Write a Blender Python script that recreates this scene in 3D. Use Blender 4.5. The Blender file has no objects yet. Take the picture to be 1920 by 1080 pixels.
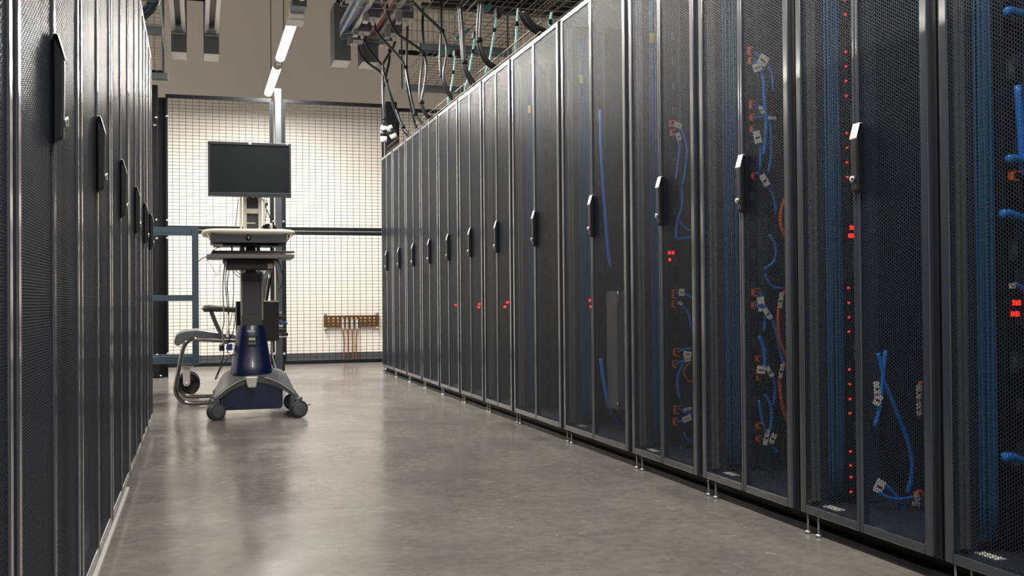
import bpy, math, random
from mathutils import Vector, Matrix
random.seed(7)
C = bpy.context.scene.collection
# ------------------------------------------------------------------ camera
CAM_H, FPX = 0.6702, 1950.0
YAW, PITCH, ROLL = 0.2941, 0.0109, -0.0083
cyw, syw = math.cos(YAW), math.sin(YAW)
FW = Vector((syw*math.cos(PITCH), cyw*math.cos(PITCH), math.sin(PITCH)))
R0 = Vector((cyw, -syw, 0)); U0 = R0.cross(FW)
RT = R0*math.cos(ROLL) + U0*math.sin(ROLL)
UP = U0*math.cos(ROLL) - R0*math.sin(ROLL)
cd = bpy.data.cameras.new('camera'); cam = bpy.data.objects.new('camera', cd); C.objects.link(cam)
cd.sensor_width = 36; cd.lens = FPX/1920*36; cd.clip_start = 0.02; cd.clip_end = 60
m = Matrix((( RT.x, UP.x, -FW.x, 0), (RT.y, UP.y, -FW.y, 0), (RT.z, UP.z, -FW.z, CAM_H), (0, 0, 0, 1)))
cam.matrix_world = m
bpy.context.scene.camera = cam

def P(px, py, x=None, y=None, z=None):
    """the point of the room that stands at a pixel of the photograph, on a known plane of the room"""
    d = FW + RT*((px-960)/FPX) - UP*((py-540)/FPX)
    t = x/d.x if x is not None else (y/d.y if y is not None else (z-CAM_H)/d.z)
    return Vector((d.x*t, d.y*t, CAM_H + d.z*t))
# ------------------------------------------------------------------ world, lights, exposure
vs = bpy.context.scene.view_settings
vs.view_transform = 'Standard'; vs.look = 'None'; vs.gamma = 1; vs.use_curve_mapping = False
vs.exposure = 0.0
w = bpy.data.worlds.new('world'); bpy.context.scene.world = w; w.use_nodes = True
w.node_tree.nodes['Background'].inputs[0].default_value = (.8, .85, 1, 1)
w.node_tree.nodes['Background'].inputs[1].default_value = 0.05
cy_ = bpy.context.scene.cycles
cy_.max_bounces = 8; cy_.transparent_max_bounces = 16; cy_.diffuse_bounces = 4; cy_.glossy_bounces = 4
cy_.sample_clamp_indirect = 6
LZ = 2.72          # height of the lamp rows
AISLE_X = 0.69
LAMP_W = 62.0      # watts of each lamp over the aisle
SIDE_W = 60.0
LAMPS = [(10.62, 9.37, 1.75), (9.06, 7.80, 1.6), (7.16, 5.92, 1.0), (5.62, 4.38, .40), (4.10, 2.86, .30), (2.56, 1.32, .75), (1.02, -.22, 1.1)]
def area(name, loc, sx, sy, watts, col=(1, .955, .885)):
    l = bpy.data.lights.new(name, 'AREA'); l.shape = 'RECTANGLE'; l.size = sx; l.size_y = sy
    l.energy = watts; l.color = col
    o = bpy.data.objects.new(name, l); o.location = loc; C.objects.link(o); return o
for (ya, yb, k) in LAMPS:
    area('lamp_light', (AISLE_X, (ya+yb)/2, LZ-.012), .07, ya-yb-.06, LAMP_W*k)
for X in (-2.6, 4.3):
    for yc in (3.0, 6.2, 9.4):
        area('aisle_light', (X, yc, 2.86), .12, 2.4, SIDE_W*1.6, (1, .955, .885))
# ------------------------------------------------------------------ materials
def new_mat(name):
    mt = bpy.data.materials.new(name); mt.use_nodes = True
    nt = mt.node_tree; return mt, nt, nt.nodes['Principled BSDF']
def N(nt, typ, **kw):
    n = nt.nodes.new(typ)
    for k, v in kw.items():
        if k == 'inp':
            for i, val in v.items(): n.inputs[i].default_value = val
        else: setattr(n, k, v)
    return n
def paint(name, col, rough=.5, metal=0., var=.12, scale=9., bump=0., spec=.5, coat=0., rv=.06):
    mt, nt, b = new_mat(name)
    tc = N(nt, 'ShaderNodeTexCoord'); no = N(nt, 'ShaderNodeTexNoise', inp={'Scale': scale, 'Detail': 4.})
    nt.links.new(tc.outputs['Object'], no.inputs['Vector'])
    mr = N(nt, 'ShaderNodeMapRange', inp={'To Min': 1-var, 'To Max': 1+var})
    nt.links.new(no.outputs['Fac'], mr.inputs['Value'])
    mx = N(nt, 'ShaderNodeVectorMath', operation='SCALE'); mx.inputs[0].default_value = col
    nt.links.new(mr.outputs[0], mx.inputs['Scale']); nt.links.new(mx.outputs[0], b.inputs['Base Color'])
    r2 = N(nt, 'ShaderNodeMapRange', inp={'To Min': max(.02, rough-rv), 'To Max': min(1, rough+rv)})
    nt.links.new(no.outputs['Fac'], r2.inputs['Value']); nt.links.new(r2.outputs[0], b.inputs['Roughness'])
    b.inputs['Metallic'].default_value = metal; b.inputs['Specular IOR Level'].default_value = spec
    b.inputs['Coat Weight'].default_value = coat
    if bump:
        n2 = N(nt, 'ShaderNodeTexNoise', inp={'Scale': 260., 'Detail': 2.}); nt.links.new(tc.outputs['Object'], n2.inputs['Vector'])
        bp = N(nt, 'ShaderNodeBump', inp={'Strength': bump, 'Distance': .001})
        nt.links.new(n2.outputs['Fac'], bp.inputs['Height']); nt.links.new(bp.outputs[0], b.inputs['Normal'])
    return mt
def glow(name, col, s):
    mt, nt, b = new_mat(name); b.inputs['Base Color'].default_value = (*col, 1)
    b.inputs['Emission Color'].default_value = (*col, 1); b.inputs['Emission Strength'].default_value = s
    return mt
M = {}
M['rack'] = paint('rack_paint', (.027, .034, .046), .30, metal=0., var=.03, scale=2.5, rv=.015, coat=1.)
M['rack'].node_tree.nodes['Principled BSDF'].inputs['Coat Roughness'].default_value = .14
M['rack'].node_tree.nodes['Principled BSDF'].inputs['Coat IOR'].default_value = 1.75
M['rack_in'] = paint('rack_interior_paint', (.026, .035, .052), .5)
M['plinth'] = paint('plinth_black', (.010, .011, .014), .45)
M['rail_grey'] = paint('inner_rail_grey', (.14, .145, .155), .45, metal=.2)
M['black'] = paint('black_plastic', (.008, .009, .011), .42)
M['gloss_black'] = paint('gloss_black', (.006, .007, .010), .12)
M['cable_black'] = paint('black_cable_jacket', (.009, .010, .013), .33, spec=.6)
M['blue'] = paint('blue_cable_jacket', (.02, .23, .85), .35)
M['blue_strip'] = paint('blue_manager_strip', (.012, .090, .21), .5)
M['orange'] = paint('orange_plastic', (.75, .12, .025), .4)
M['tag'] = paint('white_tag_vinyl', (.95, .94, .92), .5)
M['yellow'] = paint('yellow_label', (.72, .52, .03), .5)
M['chrome'] = paint('chrome', (.80, .80, .78), .18, metal=1., var=.03)
M['steel'] = paint('zinc_steel', (.46, .48, .48), .36, metal=.85)
M['silver'] = paint('silver_paint', (.62, .61, .58), .35, metal=.3)
M['strut'] = paint('grey_strut', (.13, .155, .17), .45, metal=.3)
M['wire'] = paint('cage_wire_black', (.006, .007, .009), .55, spec=.2)
M['cage'] = paint('cage_black', (.005, .006, .009), .55, spec=.25)
M['galv'] = paint('galvanised_wire', (.42, .44, .40), .4, metal=.6)
M['darkwire'] = paint('dull_wire', (.10, .085, .06), .5, metal=.4)
M['box_grey'] = paint('busway_box_grey', (.11, .12, .135), .5)
M['box_white'] = paint('busway_box_underside', (.75, .73, .70), .5)
M['alu'] = paint('busway_aluminium', (.62, .61, .60), .38, metal=.35)
M['bus_blue'] = paint('busway_blue_stripe', (.02, .10, .27), .4)
M['bus_red'] = paint('busway_red_stripe', (.30, .015, .02), .4)
M['teal'] = paint('teal_fibre_jacket', (.22, .55, .56), .4)
M['teal_dark'] = paint('teal_bracket', (.015, .09, .10), .45)
M['post_steel'] = paint('post_steel', (.045, .05, .058), .3, metal=.3)
M['frame_blue'] = paint('trolley_blue_grey', (.036, .062, .090), .45)
M['navy'] = paint('cart_navy_plastic', (.004, .012, .058), .27, coat=.2)
M['cart_grey'] = paint('cart_grey_plastic', (.085, .090, .095), .45)
M['cart_dark'] = paint('cart_column_grey', (.060, .064, .068), .42)
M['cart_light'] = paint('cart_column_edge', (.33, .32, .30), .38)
M['mast'] = paint('cart_mast_silver', (.60, .58, .53), .4, metal=.1)
M['cream'] = paint('cream_plastic', (.78, .73, .60), .4)
M['drawer'] = paint('drawer_grey', (.050, .056, .068), .4)
M['shelf'] = paint('shelf_grey', (.15, .15, .15), .45)
M['caster'] = paint('caster_grey', (.035, .042, .050), .45)
M['caster_face'] = paint('caster_disc_grey', (.085, .092, .10), .5)
M['vinyl'] = paint('chair_vinyl_grey', (.12, .135, .14), .36, var=.2, scale=14)
M['tube'] = paint('chair_tube_dark_chrome', (.22, .21, .20), .18, metal=1.)
M['plywood'] = paint('plywood_tan', (.36, .27, .20), .55)
M['armpad'] = paint('armrest_pad', (.060, .055, .050), .38)
M['copper'] = paint('copper_bar', (.16, .075, .022), .45, metal=.6, var=.3, scale=40)
M['copper_wire'] = paint('copper_wire', (.32, .13, .04), .4, metal=.6)
M['purple'] = paint('dark_purple_shell', (.035, .012, .030), .25)
M['beige_tag'] = paint('beige_label', (.55, .45, .26), .55)
M['lens'] = glow('lamp_lens', (1, .96, .88), 9.0)
M['led'] = glow('red_led', (1, .03, .02), 1.6)
M['led_big'] = glow('red_display', (1, .02, .01), 2.2)
M['led_green'] = glow('green_led', (.1, .9, .1), 1.0)
M['screen'] = paint('switched_off_screen', (.008, .012, .017), .38, var=.0, rv=.003, spec=.22)
M['bezel'] = paint('monitor_bezel', (.012, .018, .028), .33)
M['lamp_white'] = paint('fixture_white', (.65, .65, .63), .45)
M['blue_adapter'] = paint('blue_adapter', (.01, .06, .35), .4)

# perforated sheet: staggered round holes cut with transparency, in the object's own y/z
def perf_material():
    mt, nt, b = new_mat('perforated_sheet')
    b.inputs['Base Color'].default_value = (.016, .022, .033, 1)
    b.inputs['Roughness'].default_value = .40; b.inputs['Specular IOR Level'].default_value = .33
    tc = N(nt, 'ShaderNodeTexCoord'); sp = N(nt, 'ShaderNodeSeparateXYZ')
    nt.links.new(tc.outputs['Object'], sp.inputs[0])
    def mth(op, a, c=None):
        n = N(nt, 'ShaderNodeMath', operation=op)
        for i, v in enumerate((a, c)):
            if v is None: continue
            if isinstance(v, (int, float)): n.inputs[i].default_value = v
            else: nt.links.new(v, n.inputs[i])
        return n.outputs[0]
    PY, PZ, RAD = .01732*.90, .010*.90, .0041
    def lattice(off):
        def cell(s, p):
            t = mth('DIVIDE', s, p); t = mth('ADD', t, off); t = mth('FRACT', t); t = mth('SUBTRACT', t, .5)
            t = mth('MULTIPLY', t, p); return mth('MULTIPLY', t, t)
        return mth('ADD', cell(sp.outputs['Y'], PY), cell(sp.outputs['Z'], PZ))
    r = mth('MINIMUM', lattice(100.0), lattice(100.5))
    hole = mth('LESS_THAN', r, RAD*RAD)
    tr = N(nt, 'ShaderNodeBsdfTransparent'); mix = N(nt, 'ShaderNodeMixShader')
    nt.links.new(hole, mix.inputs[0]); nt.links.new(b.outputs[0], mix.inputs[1]); nt.links.new(tr.outputs[0], mix.inputs[2])
    nt.links.new(mix.outputs[0], nt.nodes['Material Output'].inputs['Surface'])
    return mt
M['perf'] = perf_material()

def floor_material():
    mt, nt, b = new_mat('polished_concrete')
    tc = N(nt, 'ShaderNodeTexCoord')
    def noise(scale, detail, vec=None, dist=0.):
        n = N(nt, 'ShaderNodeTexNoise', inp={'Scale': scale, 'Detail': detail, 'Distortion': dist, 'Roughness': .6})
        nt.links.new(vec or tc.outputs['Object'], n.inputs['Vector']); return n.outputs['Fac']
    def ramp(src, stops):
        r = N(nt, 'ShaderNodeValToRGB'); e = r.color_ramp.elements
        e[0].position, e[0].color = stops[0]; e[1].position, e[1].color = stops[1]
        for p_, c_ in stops[2:]:
            q = e.new(p_); q.color = c_
        nt.links.new(src, r.inputs[0]); return r.outputs[0]
    base = ramp(noise(2.2, 8, dist=.6), [(.28, (.115, .108, .100, 1)), (.72, (.205, .194, .180, 1))])
    fine = ramp(noise(26, 6), [(.3, (.80, .80, .80, 1)), (.7, (1.12, 1.12, 1.12, 1))])
    mul = N(nt, 'ShaderNodeMix', data_type='RGBA', blend_type='MULTIPLY', inp={0: 1.})
    nt.links.new(base, mul.inputs[6]); nt.links.new(fine, mul.inputs[7])
    last = mul.outputs[2]; scr = None
    # scratches: thin lines of stretched noise in three directions
    for ang, sc, th in ((.5, 5., .505), (-.7, 7., .504), (1.35, 9., .503)):
        mp = N(nt, 'ShaderNodeMapping'); mp.inputs['Rotation'].default_value[2] = ang
        mp.inputs['Scale'].default_value = (.9, 7., 1)
        nt.links.new(tc.outputs['Object'], mp.inputs[0])
        f = noise(sc, 1, mp.outputs[0], .4)
        a = N(nt, 'ShaderNodeMath', operation='COMPARE', inp={1: .5, 2: .0035}); nt.links.new(f, a.inputs[0])
        g = noise(3.3+sc, 2); gt = N(nt, 'ShaderNodeMath', operation='GREATER_THAN', inp={1: .60}); nt.links.new(g, gt.inputs[0])
        q = N(nt, 'ShaderNodeMath', operation='MULTIPLY'); nt.links.new(a.outputs[0], q.inputs[0]); nt.links.new(gt.outputs[0], q.inputs[1])
        if scr is None: scr = q.outputs[0]
        else:
            mm = N(nt, 'ShaderNodeMath', operation='MAXIMUM'); nt.links.new(scr, mm.inputs[0]); nt.links.new(q.outputs[0], mm.inputs[1]); scr = mm.outputs[0]
    h = N(nt, 'ShaderNodeMath', operation='MULTIPLY', inp={1: .55}); nt.links.new(scr, h.inputs[0])
    mx = N(nt, 'ShaderNodeMix', data_type='RGBA'); nt.links.new(h.outputs[0], mx.inputs[0])
    nt.links.new(last, mx.inputs[6]); mx.inputs[7].default_value = (.36, .345, .32, 1)
    nt.links.new(mx.outputs[2], b.inputs['Base Color'])
    rr = N(nt, 'ShaderNodeMapRange', inp={'From Min': .3, 'From Max': .7, 'To Min': .13, 'To Max': .27})
    nt.links.new(noise(5, 5), rr.inputs[0])
    ra = N(nt, 'ShaderNodeMath', operation='ADD'); nt.links.new(rr.outputs[0], ra.inputs[0]); nt.links.new(h.outputs[0], ra.inputs[1])
    nt.links.new(ra.outputs[0], b.inputs['Roughness'])
    b.inputs['Specular IOR Level'].default_value = .16
    bp = N(nt, 'ShaderNodeBump', inp={'Strength': .06, 'Distance': .01}); nt.links.new(noise(7, 3), bp.inputs['Height'])
    nt.links.new(bp.outputs[0], b.inputs['Normal'])
    return mt
M['floor'] = floor_material()
M['wall'] = paint('wall_cream_paint', (.79, .745, .685), .75, var=.02, scale=3, bump=.1)
M['ceiling'] = paint('ceiling_paint', (.55, .53, .50), .85, var=.03)
M['cove'] = paint('rubber_cove_base', (.055, .060, .068), .55)
# ------------------------------------------------------------------ mesh helpers
class MB:
    def __init__(s): s.v = []; s.f = []; s.sm = []
    def add(s, vs_, fs, smooth=False):
        o = len(s.v); s.v += [Vector(q) for q in vs_]; s.f += [[i+o for i in f] for f in fs]; s.sm += [smooth]*len(fs); return s
    def box(s, x0, x1, y0, y1, z0, z1):
        x0, x1 = sorted((x0, x1)); y0, y1 = sorted((y0, y1)); z0, z1 = sorted((z0, z1))
        return s.add([(x0,y0,z0),(x1,y0,z0),(x1,y1,z0),(x0,y1,z0),(x0,y0,z1),(x1,y0,z1),(x1,y1,z1),(x0,y1,z1)],
                     [[0,3,2,1],[4,5,6,7],[0,1,5,4],[1,2,6,5],[2,3,7,6],[3,0,4,7]])
    def obox(s, c, size, ax, ay, az):
        c = Vector(c); ax, ay, az = [Vector(a).normalized()*h/2 for a, h in zip((ax, ay, az), size)]
        q = [c + ax*i + ay*j + az*k for k in (-1, 1) for (i, j) in ((-1,-1),(1,-1),(1,1),(-1,1))]
        return s.add(q, [[0,3,2,1],[4,5,6,7],[0,1,5,4],[1,2,6,5],[2,3,7,6],[3,0,4,7]])
    def tube(s, pts, r, n=8, caps=True, closed=False):
        pts = [Vector(p) for p in pts]; k = len(pts)
        rs = r if isinstance(r, (list, tuple)) else [r]*k
        tang = []
        for i in range(k):
            a = pts[(i-1) % k] if (i or closed) else pts[0]; b_ = pts[(i+1) % k] if (i < k-1 or closed) else pts[-1]
            t = b_-a; tang.append(t.normalized() if t.length > 1e-9 else Vector((0, 0, 1)))
        ref = Vector((0, 0, 1)) if abs(tang[0].z) < .9 else Vector((1, 0, 0))
        nrm = tang[0].cross(ref).normalized(); vv = []
        for i in range(k):
            nrm = (nrm - tang[i]*nrm.dot(tang[i]))
            nrm = nrm.normalized() if nrm.length > 1e-6 else tang[i].orthogonal().normalized()
            bn = tang[i].cross(nrm)
            for j in range(n):
                a = 2*math.pi*j/n + (math.pi/4 if n == 4 else 0); vv.append(pts[i] + (nrm*math.cos(a)+bn*math.sin(a))*rs[i])
        ff = []
        for i in range(k if closed else k-1):
            for j in range(n):
                a = i*n+j; b_ = i*n+(j+1) % n; i2 = (i+1) % k
                ff.append([a, b_, i2*n+(j+1) % n, i2*n+j])
        if caps and not closed:
            ff.append(list(range(n))[::-1]); ff.append([(k-1)*n+j for j in range(n)])
        return s.add(vv, ff, n > 4)
    def cyl(s, a, b_, r, n=16, r2=None): return s.tube([a, b_], [r, r if r2 is None else r2], n)
    def prism(s, poly, axis, a0, a1):
        """poly: 2-D outline in the other two axes (x,z for axis y; y,z for axis x; x,y for axis z)"""
        def mk(p_, a): return {'x': (a, p_[0], p_[1]), 'y': (p_[0], a, p_[1]), 'z': (p_[0], p_[1], a)}[axis]
        n = len(poly); vv = [mk(p_, a0) for p_ in poly] + [mk(p_, a1) for p_ in poly]
        return s.add(vv, [list(range(n))[::-1], [n+i for i in range(n)]] + [[i, (i+1) % n, n+(i+1) % n, n+i] for i in range(n)])
    def loft(s, rings, smooth=True, caps=True):
        n = len(rings[0]); vv = [q for r in rings for q in r]; ff = []
        for i in range(len(rings)-1):
            for j in range(n): ff.append([i*n+j, i*n+(j+1) % n, (i+1)*n+(j+1) % n, (i+1)*n+j])
        s.add(vv, ff, smooth)
        if caps:
            s.add(rings[0], [list(range(n))[::-1]]); s.add(rings[-1], [list(range(n))])
        return s
    def build(s, name, mat, parent=None, bevel=0, org=None, seg=2, **tags):
        if parent is not None: org = Vector(parent['_org'])
        elif org is None:
            xs, ys, zs = zip(*[tuple(q) for q in s.v])
            org = Vector(((min(xs)+max(xs))/2, (min(ys)+max(ys))/2, min(zs)))
        org = Vector(org); me = bpy.data.meshes.new(name)
        me.from_pydata([q-org for q in s.v], [], s.f); me.update()
        me.polygons.foreach_set('use_smooth', s.sm)
        mats = mat if isinstance(mat, (list, tuple)) else [mat]
        for q in mats: me.materials.append(M[q])
        import bmesh
        bm = bmesh.new(); bm.from_mesh(me); bmesh.ops.recalc_face_normals(bm, faces=bm.faces); bm.to_mesh(me); bm.free()
        o = bpy.data.objects.new(name, me); C.objects.link(o); o['_org'] = tuple(org)
        if parent is not None: o.parent = parent
        else: o.location = org
        if bevel:
            md = o.modifiers.new('bevel', 'BEVEL'); md.width = bevel; md.segments = seg; md.limit_method = 'ANGLE'; md.angle_limit = .6
            md.harden_normals = False
        for k, v in tags.items(): o[k] = v
        return o
def thing(name, loc, label, category, group=None):
    o = bpy.data.objects.new(name, None); C.objects.link(o); o.location = loc; o.empty_display_size = .05
    o['_org'] = tuple(loc); o['label'] = label; o['category'] = category
    if group: o['group'] = group
    return o
def struct(mb, name, mat, **kw):
    o = mb.build(name, mat, **kw); o['kind'] = 'structure'; return o
def single(mb, name, mat, label, category, group=None, **kw):
    o = mb.build(name, mat, **kw); o['label'] = label; o['category'] = category
    if group: o['group'] = group
    return o
def copy_tree(o, loc=None, parent=None):
    c = o.copy(); C.objects.link(c)
    if parent is not None: c.parent = parent
    if loc is not None: c.location = loc
    for ch in o.children: copy_tree(ch, None, c)
    return c
def smooth_path(pts, n=6):
    pts = [Vector(p) for p in pts]
    if len(pts) < 3: return pts
    q = [pts[0]*2-pts[1]] + pts + [pts[-1]*2-pts[-2]]; out = []
    for i in range(1, len(q)-2):
        for k in range(n):
            t = k/n; a, b_, c, d = q[i-1], q[i], q[i+1], q[i+2]
            out.append(.5*((2*b_)+(c-a)*t+(2*a-5*b_+4*c-d)*t*t+(3*b_-a-3*c+d)*t**3))
    return out + [pts[-1]]
ORD = ['', 'first', 'second', 'third', 'fourth', 'fifth', 'sixth', 'seventh', 'eighth', 'ninth', 'tenth', 'eleventh', 'twelfth', 'thirteenth']
# ------------------------------------------------------------------ the room
struct(MB().box(-4.2, 6.5, -2.5, 11.62, -.12, 0), 'floor', 'floor')
struct(MB().box(-4.2, 6.5, 11.5, 11.62, 0, 4.7), 'wall_back', 'wall')
struct(MB().box(-4.32, -4.2, -2.5, 11.62, 0, 4.7), 'wall_left', 'wall')
struct(MB().box(6.5, 6.62, -2.5, 11.62, 0, 4.7), 'wall_right', 'wall')
struct(MB().box(-4.2, 6.5, -2.62, -2.5, 0, 4.7), 'wall_front', 'wall')
struct(MB().box(-4.32, 6.62, -2.62, 11.62, 4.7, 4.8), 'ceiling', 'ceiling')
struct(MB().prism([(11.5, 0), (11.485, 0), (11.488, .012), (11.492, .10), (11.5, .104)], 'x', -4.2, 6.5), 'baseboard_back', 'cove')
# ------------------------------------------------------------------ server racks
XR, XL = 1.646, -.228
ZB, ZT = .058, 1.992
def rack_proto(W, side, org_y, label):
    """a rack whose front lies in the plane x = XR (side 1, body to the right) or x = XL (side -1, body to the left);
       it spans org_y (far) down to org_y - W (near)"""
    X0 = XR if side > 0 else XL
    def X(d): return X0 + side*d
    yf, yn = org_y, org_y-W; yc = (yf+yn)/2; D = 1.08
    t = thing('server_rack', (X0, yc, 0), label, 'server rack')
    cab = MB()
    cab.box(X(.026), X(D), yf-.004, yf-.020, .05, ZT-.004)                # far side panel
    cab.box(X(.026), X(D), yn+.004, yn+.020, .05, ZT-.004)                # near side panel
    cab.box(X(.026), X(D), yf-.004, yn+.004, ZT-.03, ZT)                  # roof
    cab.box(X(.026), X(D), yf-.004, yn+.004, .05, .075)                   # bottom
    cab.build('cabinet', 'rack_in', t)
    fr = MB()
    fr.box(X(.012), X(.034), yf-.004, yf-.022, ZB, ZT-.002)               # front uprights beside the doors
    fr.box(X(.012), X(.034), yn+.004, yn+.022, ZB, ZT-.002)
    fr.box(X(.006), X(.034), yf-.004, yn+.004, ZT-.006, ZT+.004)
    fr.build('front_frame', 'plinth', t, bevel=.002)
    bk = MB().box(X(D-.02), X(D), yf-.022, yn+.022, .08, ZT-.03); bk.build('rear_panel', 'rack_in', t)
    pl = MB()
    pl.box(X(.020), X(.070), yf, yn, 0, .020); pl.box(X(.060), X(.075), yf, yn, .015, .052)
    pl.build('plinth', 'plinth', t, bevel=.002)
    for s in ((1, 2) if side > 0 else ()):
        yy = yf-.045-(s-1)*.052
        f = MB().cyl((X(.010), yy, .005), (X(.010), yy, ZB+.002), .0035, 8); f.cyl((X(.010), yy, 0.001), (X(.010), yy, .008), .010, 10, .007)
        f.build('levelling_foot', 'steel', t)
    # inside: rails and equipment
    for yy in (yf-.055, yn+.055):
        MB().box(X(.205), X(.235), yy-.012, yy+.012, .08, ZT-.04).build('mounting_rail', 'rack_in', t)
    # two half doors
    g = .021
    for k, (ya, yb) in enumerate(((yf-g, yc+.0015), (yc-.0015, yn+g))):
        hinge, seam = (ya, yb) if k == 0 else (yb, ya)
        s1 = 1 if hinge > seam else -1
        d = MB(); hw, sw, th, ch = .026, .0115, .022, .024
        y0, y1 = min(ya, yb), max(ya, yb)
        d.box(X(0), X(th), hinge, hinge-s1*hw, ZB, ZT)
        d.box(X(0), X(th), seam, seam+s1*sw, ZB, ZT)
        d.box(X(0), X(th), hinge-s1*hw, seam+s1*sw, ZB, ZB+ch)
        d.box(X(0), X(th), hinge-s1*hw, seam+s1*sw, ZT-ch, ZT)
        dr = d.build('door', 'rack', t, bevel=.003)
        p_ = MB(); a, b_ = hinge-s1*hw, seam+s1*sw; e = .004
        for dx in (.004, .0050):
            xx = X(dx)
            p_.add([(xx, a+s1*e, ZB+ch-e), (xx, b_-s1*e, ZB+ch-e), (xx, b_-s1*e, ZT-ch+e), (xx, a+s1*e, ZT-ch+e)], [[0, 1, 2, 3]])
        p_.build('perforated_panel', 'perf', dr)
        if k == 1:
            h = MB()
            ya_, yb_ = yc-.003, yc-.030
            h.prism([(X(0), .935), (X(-.016), .945), (X(-.018), 1.085), (X(-.007), 1.118), (X(0), 1.118)], 'y', ya_, yb_)
            ho = h.build('handle', 'black', dr, bevel=.004)
            MB().prism([(X(-.0183), 1.076), (X(-.0195), 1.080), (X(-.008), 1.1195), (X(.0), 1.1195), (X(.0), 1.116), (X(-.007), 1.116)], 'y', ya_+.0015, yb_-.0015).build('handle_cap', 'silver', dr, bevel=.001)
            MB().cyl((X(-.014), yc-.012, .975), (X(-.022), yc-.012, .975), .0085, 14).build('lock', 'chrome', dr)
    return t
w_ = [.6]*7+[.8, .8]+[.6]*4
B = [9.633]
for k in w_: B.append(B[-1]-k)
protos = {}
RACKS = []
for i, W in enumerate(w_):
    n = 13-i
    if i == 0: lab = 'narrow dark perforated rack at the far end of the right row, beside the cage'
    elif i < 7: lab = f'{ORD[i+1]} dark perforated rack from the cage in the right row'
    elif i == 7: lab = 'wide dark rack in the right row, the farther of the two wide ones'
    elif i == 8: lab = 'wide dark rack in the right row, the nearer one, blue cable behind its door'
    elif n == 4: lab = 'narrow rack right of the wide ones, orange plugs behind its near door'
    elif n == 3: lab = 'dark rack with many white tagged blue cords behind its near door'
    elif n == 2: lab = 'dark rack with a column of red lights left of its handle'
    else: lab = 'nearest dark rack of the right row, cut off by the right photo edge'
    key = ('R', W)
    if key not in protos: protos[key] = rack_proto(W, 1, B[i], lab); r = protos[key]
    else: r = copy_tree(protos[key], (XR, B[i]-W/2, 0)); r['label'] = lab
    r['group'] = 'racks of the right row'; RACKS.append(r)
yl = 5.9
wl = [.6, .6, .8, .8, .8, .8, .8]
for i, W in enumerate(wl):
    n = 7-i
    lab = ['farthest rack of the left row, its end beside the blue trolley', '', '', '', '', '', 'nearest rack of the left row, a sliver at the left photo edge'][i] \
        or ['', 'second rack from the far end of the left row, narrow like the last one', f'third rack from the far end of the left row',
            'rack of the left row with the fourth handle from the left photo edge', '', ''][i if i < 3 else 0] \
        or {3: 'left row rack with the third black handle from the left photo edge', 4: 'left row rack with the second black handle from the left photo edge',
            5: 'left row rack carrying the largest black handle'}[i]
    key = ('L', W)
    if key not in protos: protos[key] = rack_proto(W, -1, yl, lab); r = protos[key]
    else: r = copy_tree(protos[key], (XL, yl-W/2, 0)); r['label'] = lab
    r['group'] = 'racks of the left row'; yl -= W
for cdn in [o for o in C.objects if o.name.split('.')[0] in ('plinth',) and o.parent and o.parent.get('group') == 'racks of the left row']:
    pass
single(MB().box(-.262, -.236, 4.0, .4, .0005, .0055), 'floor_strip', 'silver', 'thin light metal strip on the floor along the left racks', 'floor strip')

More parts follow.
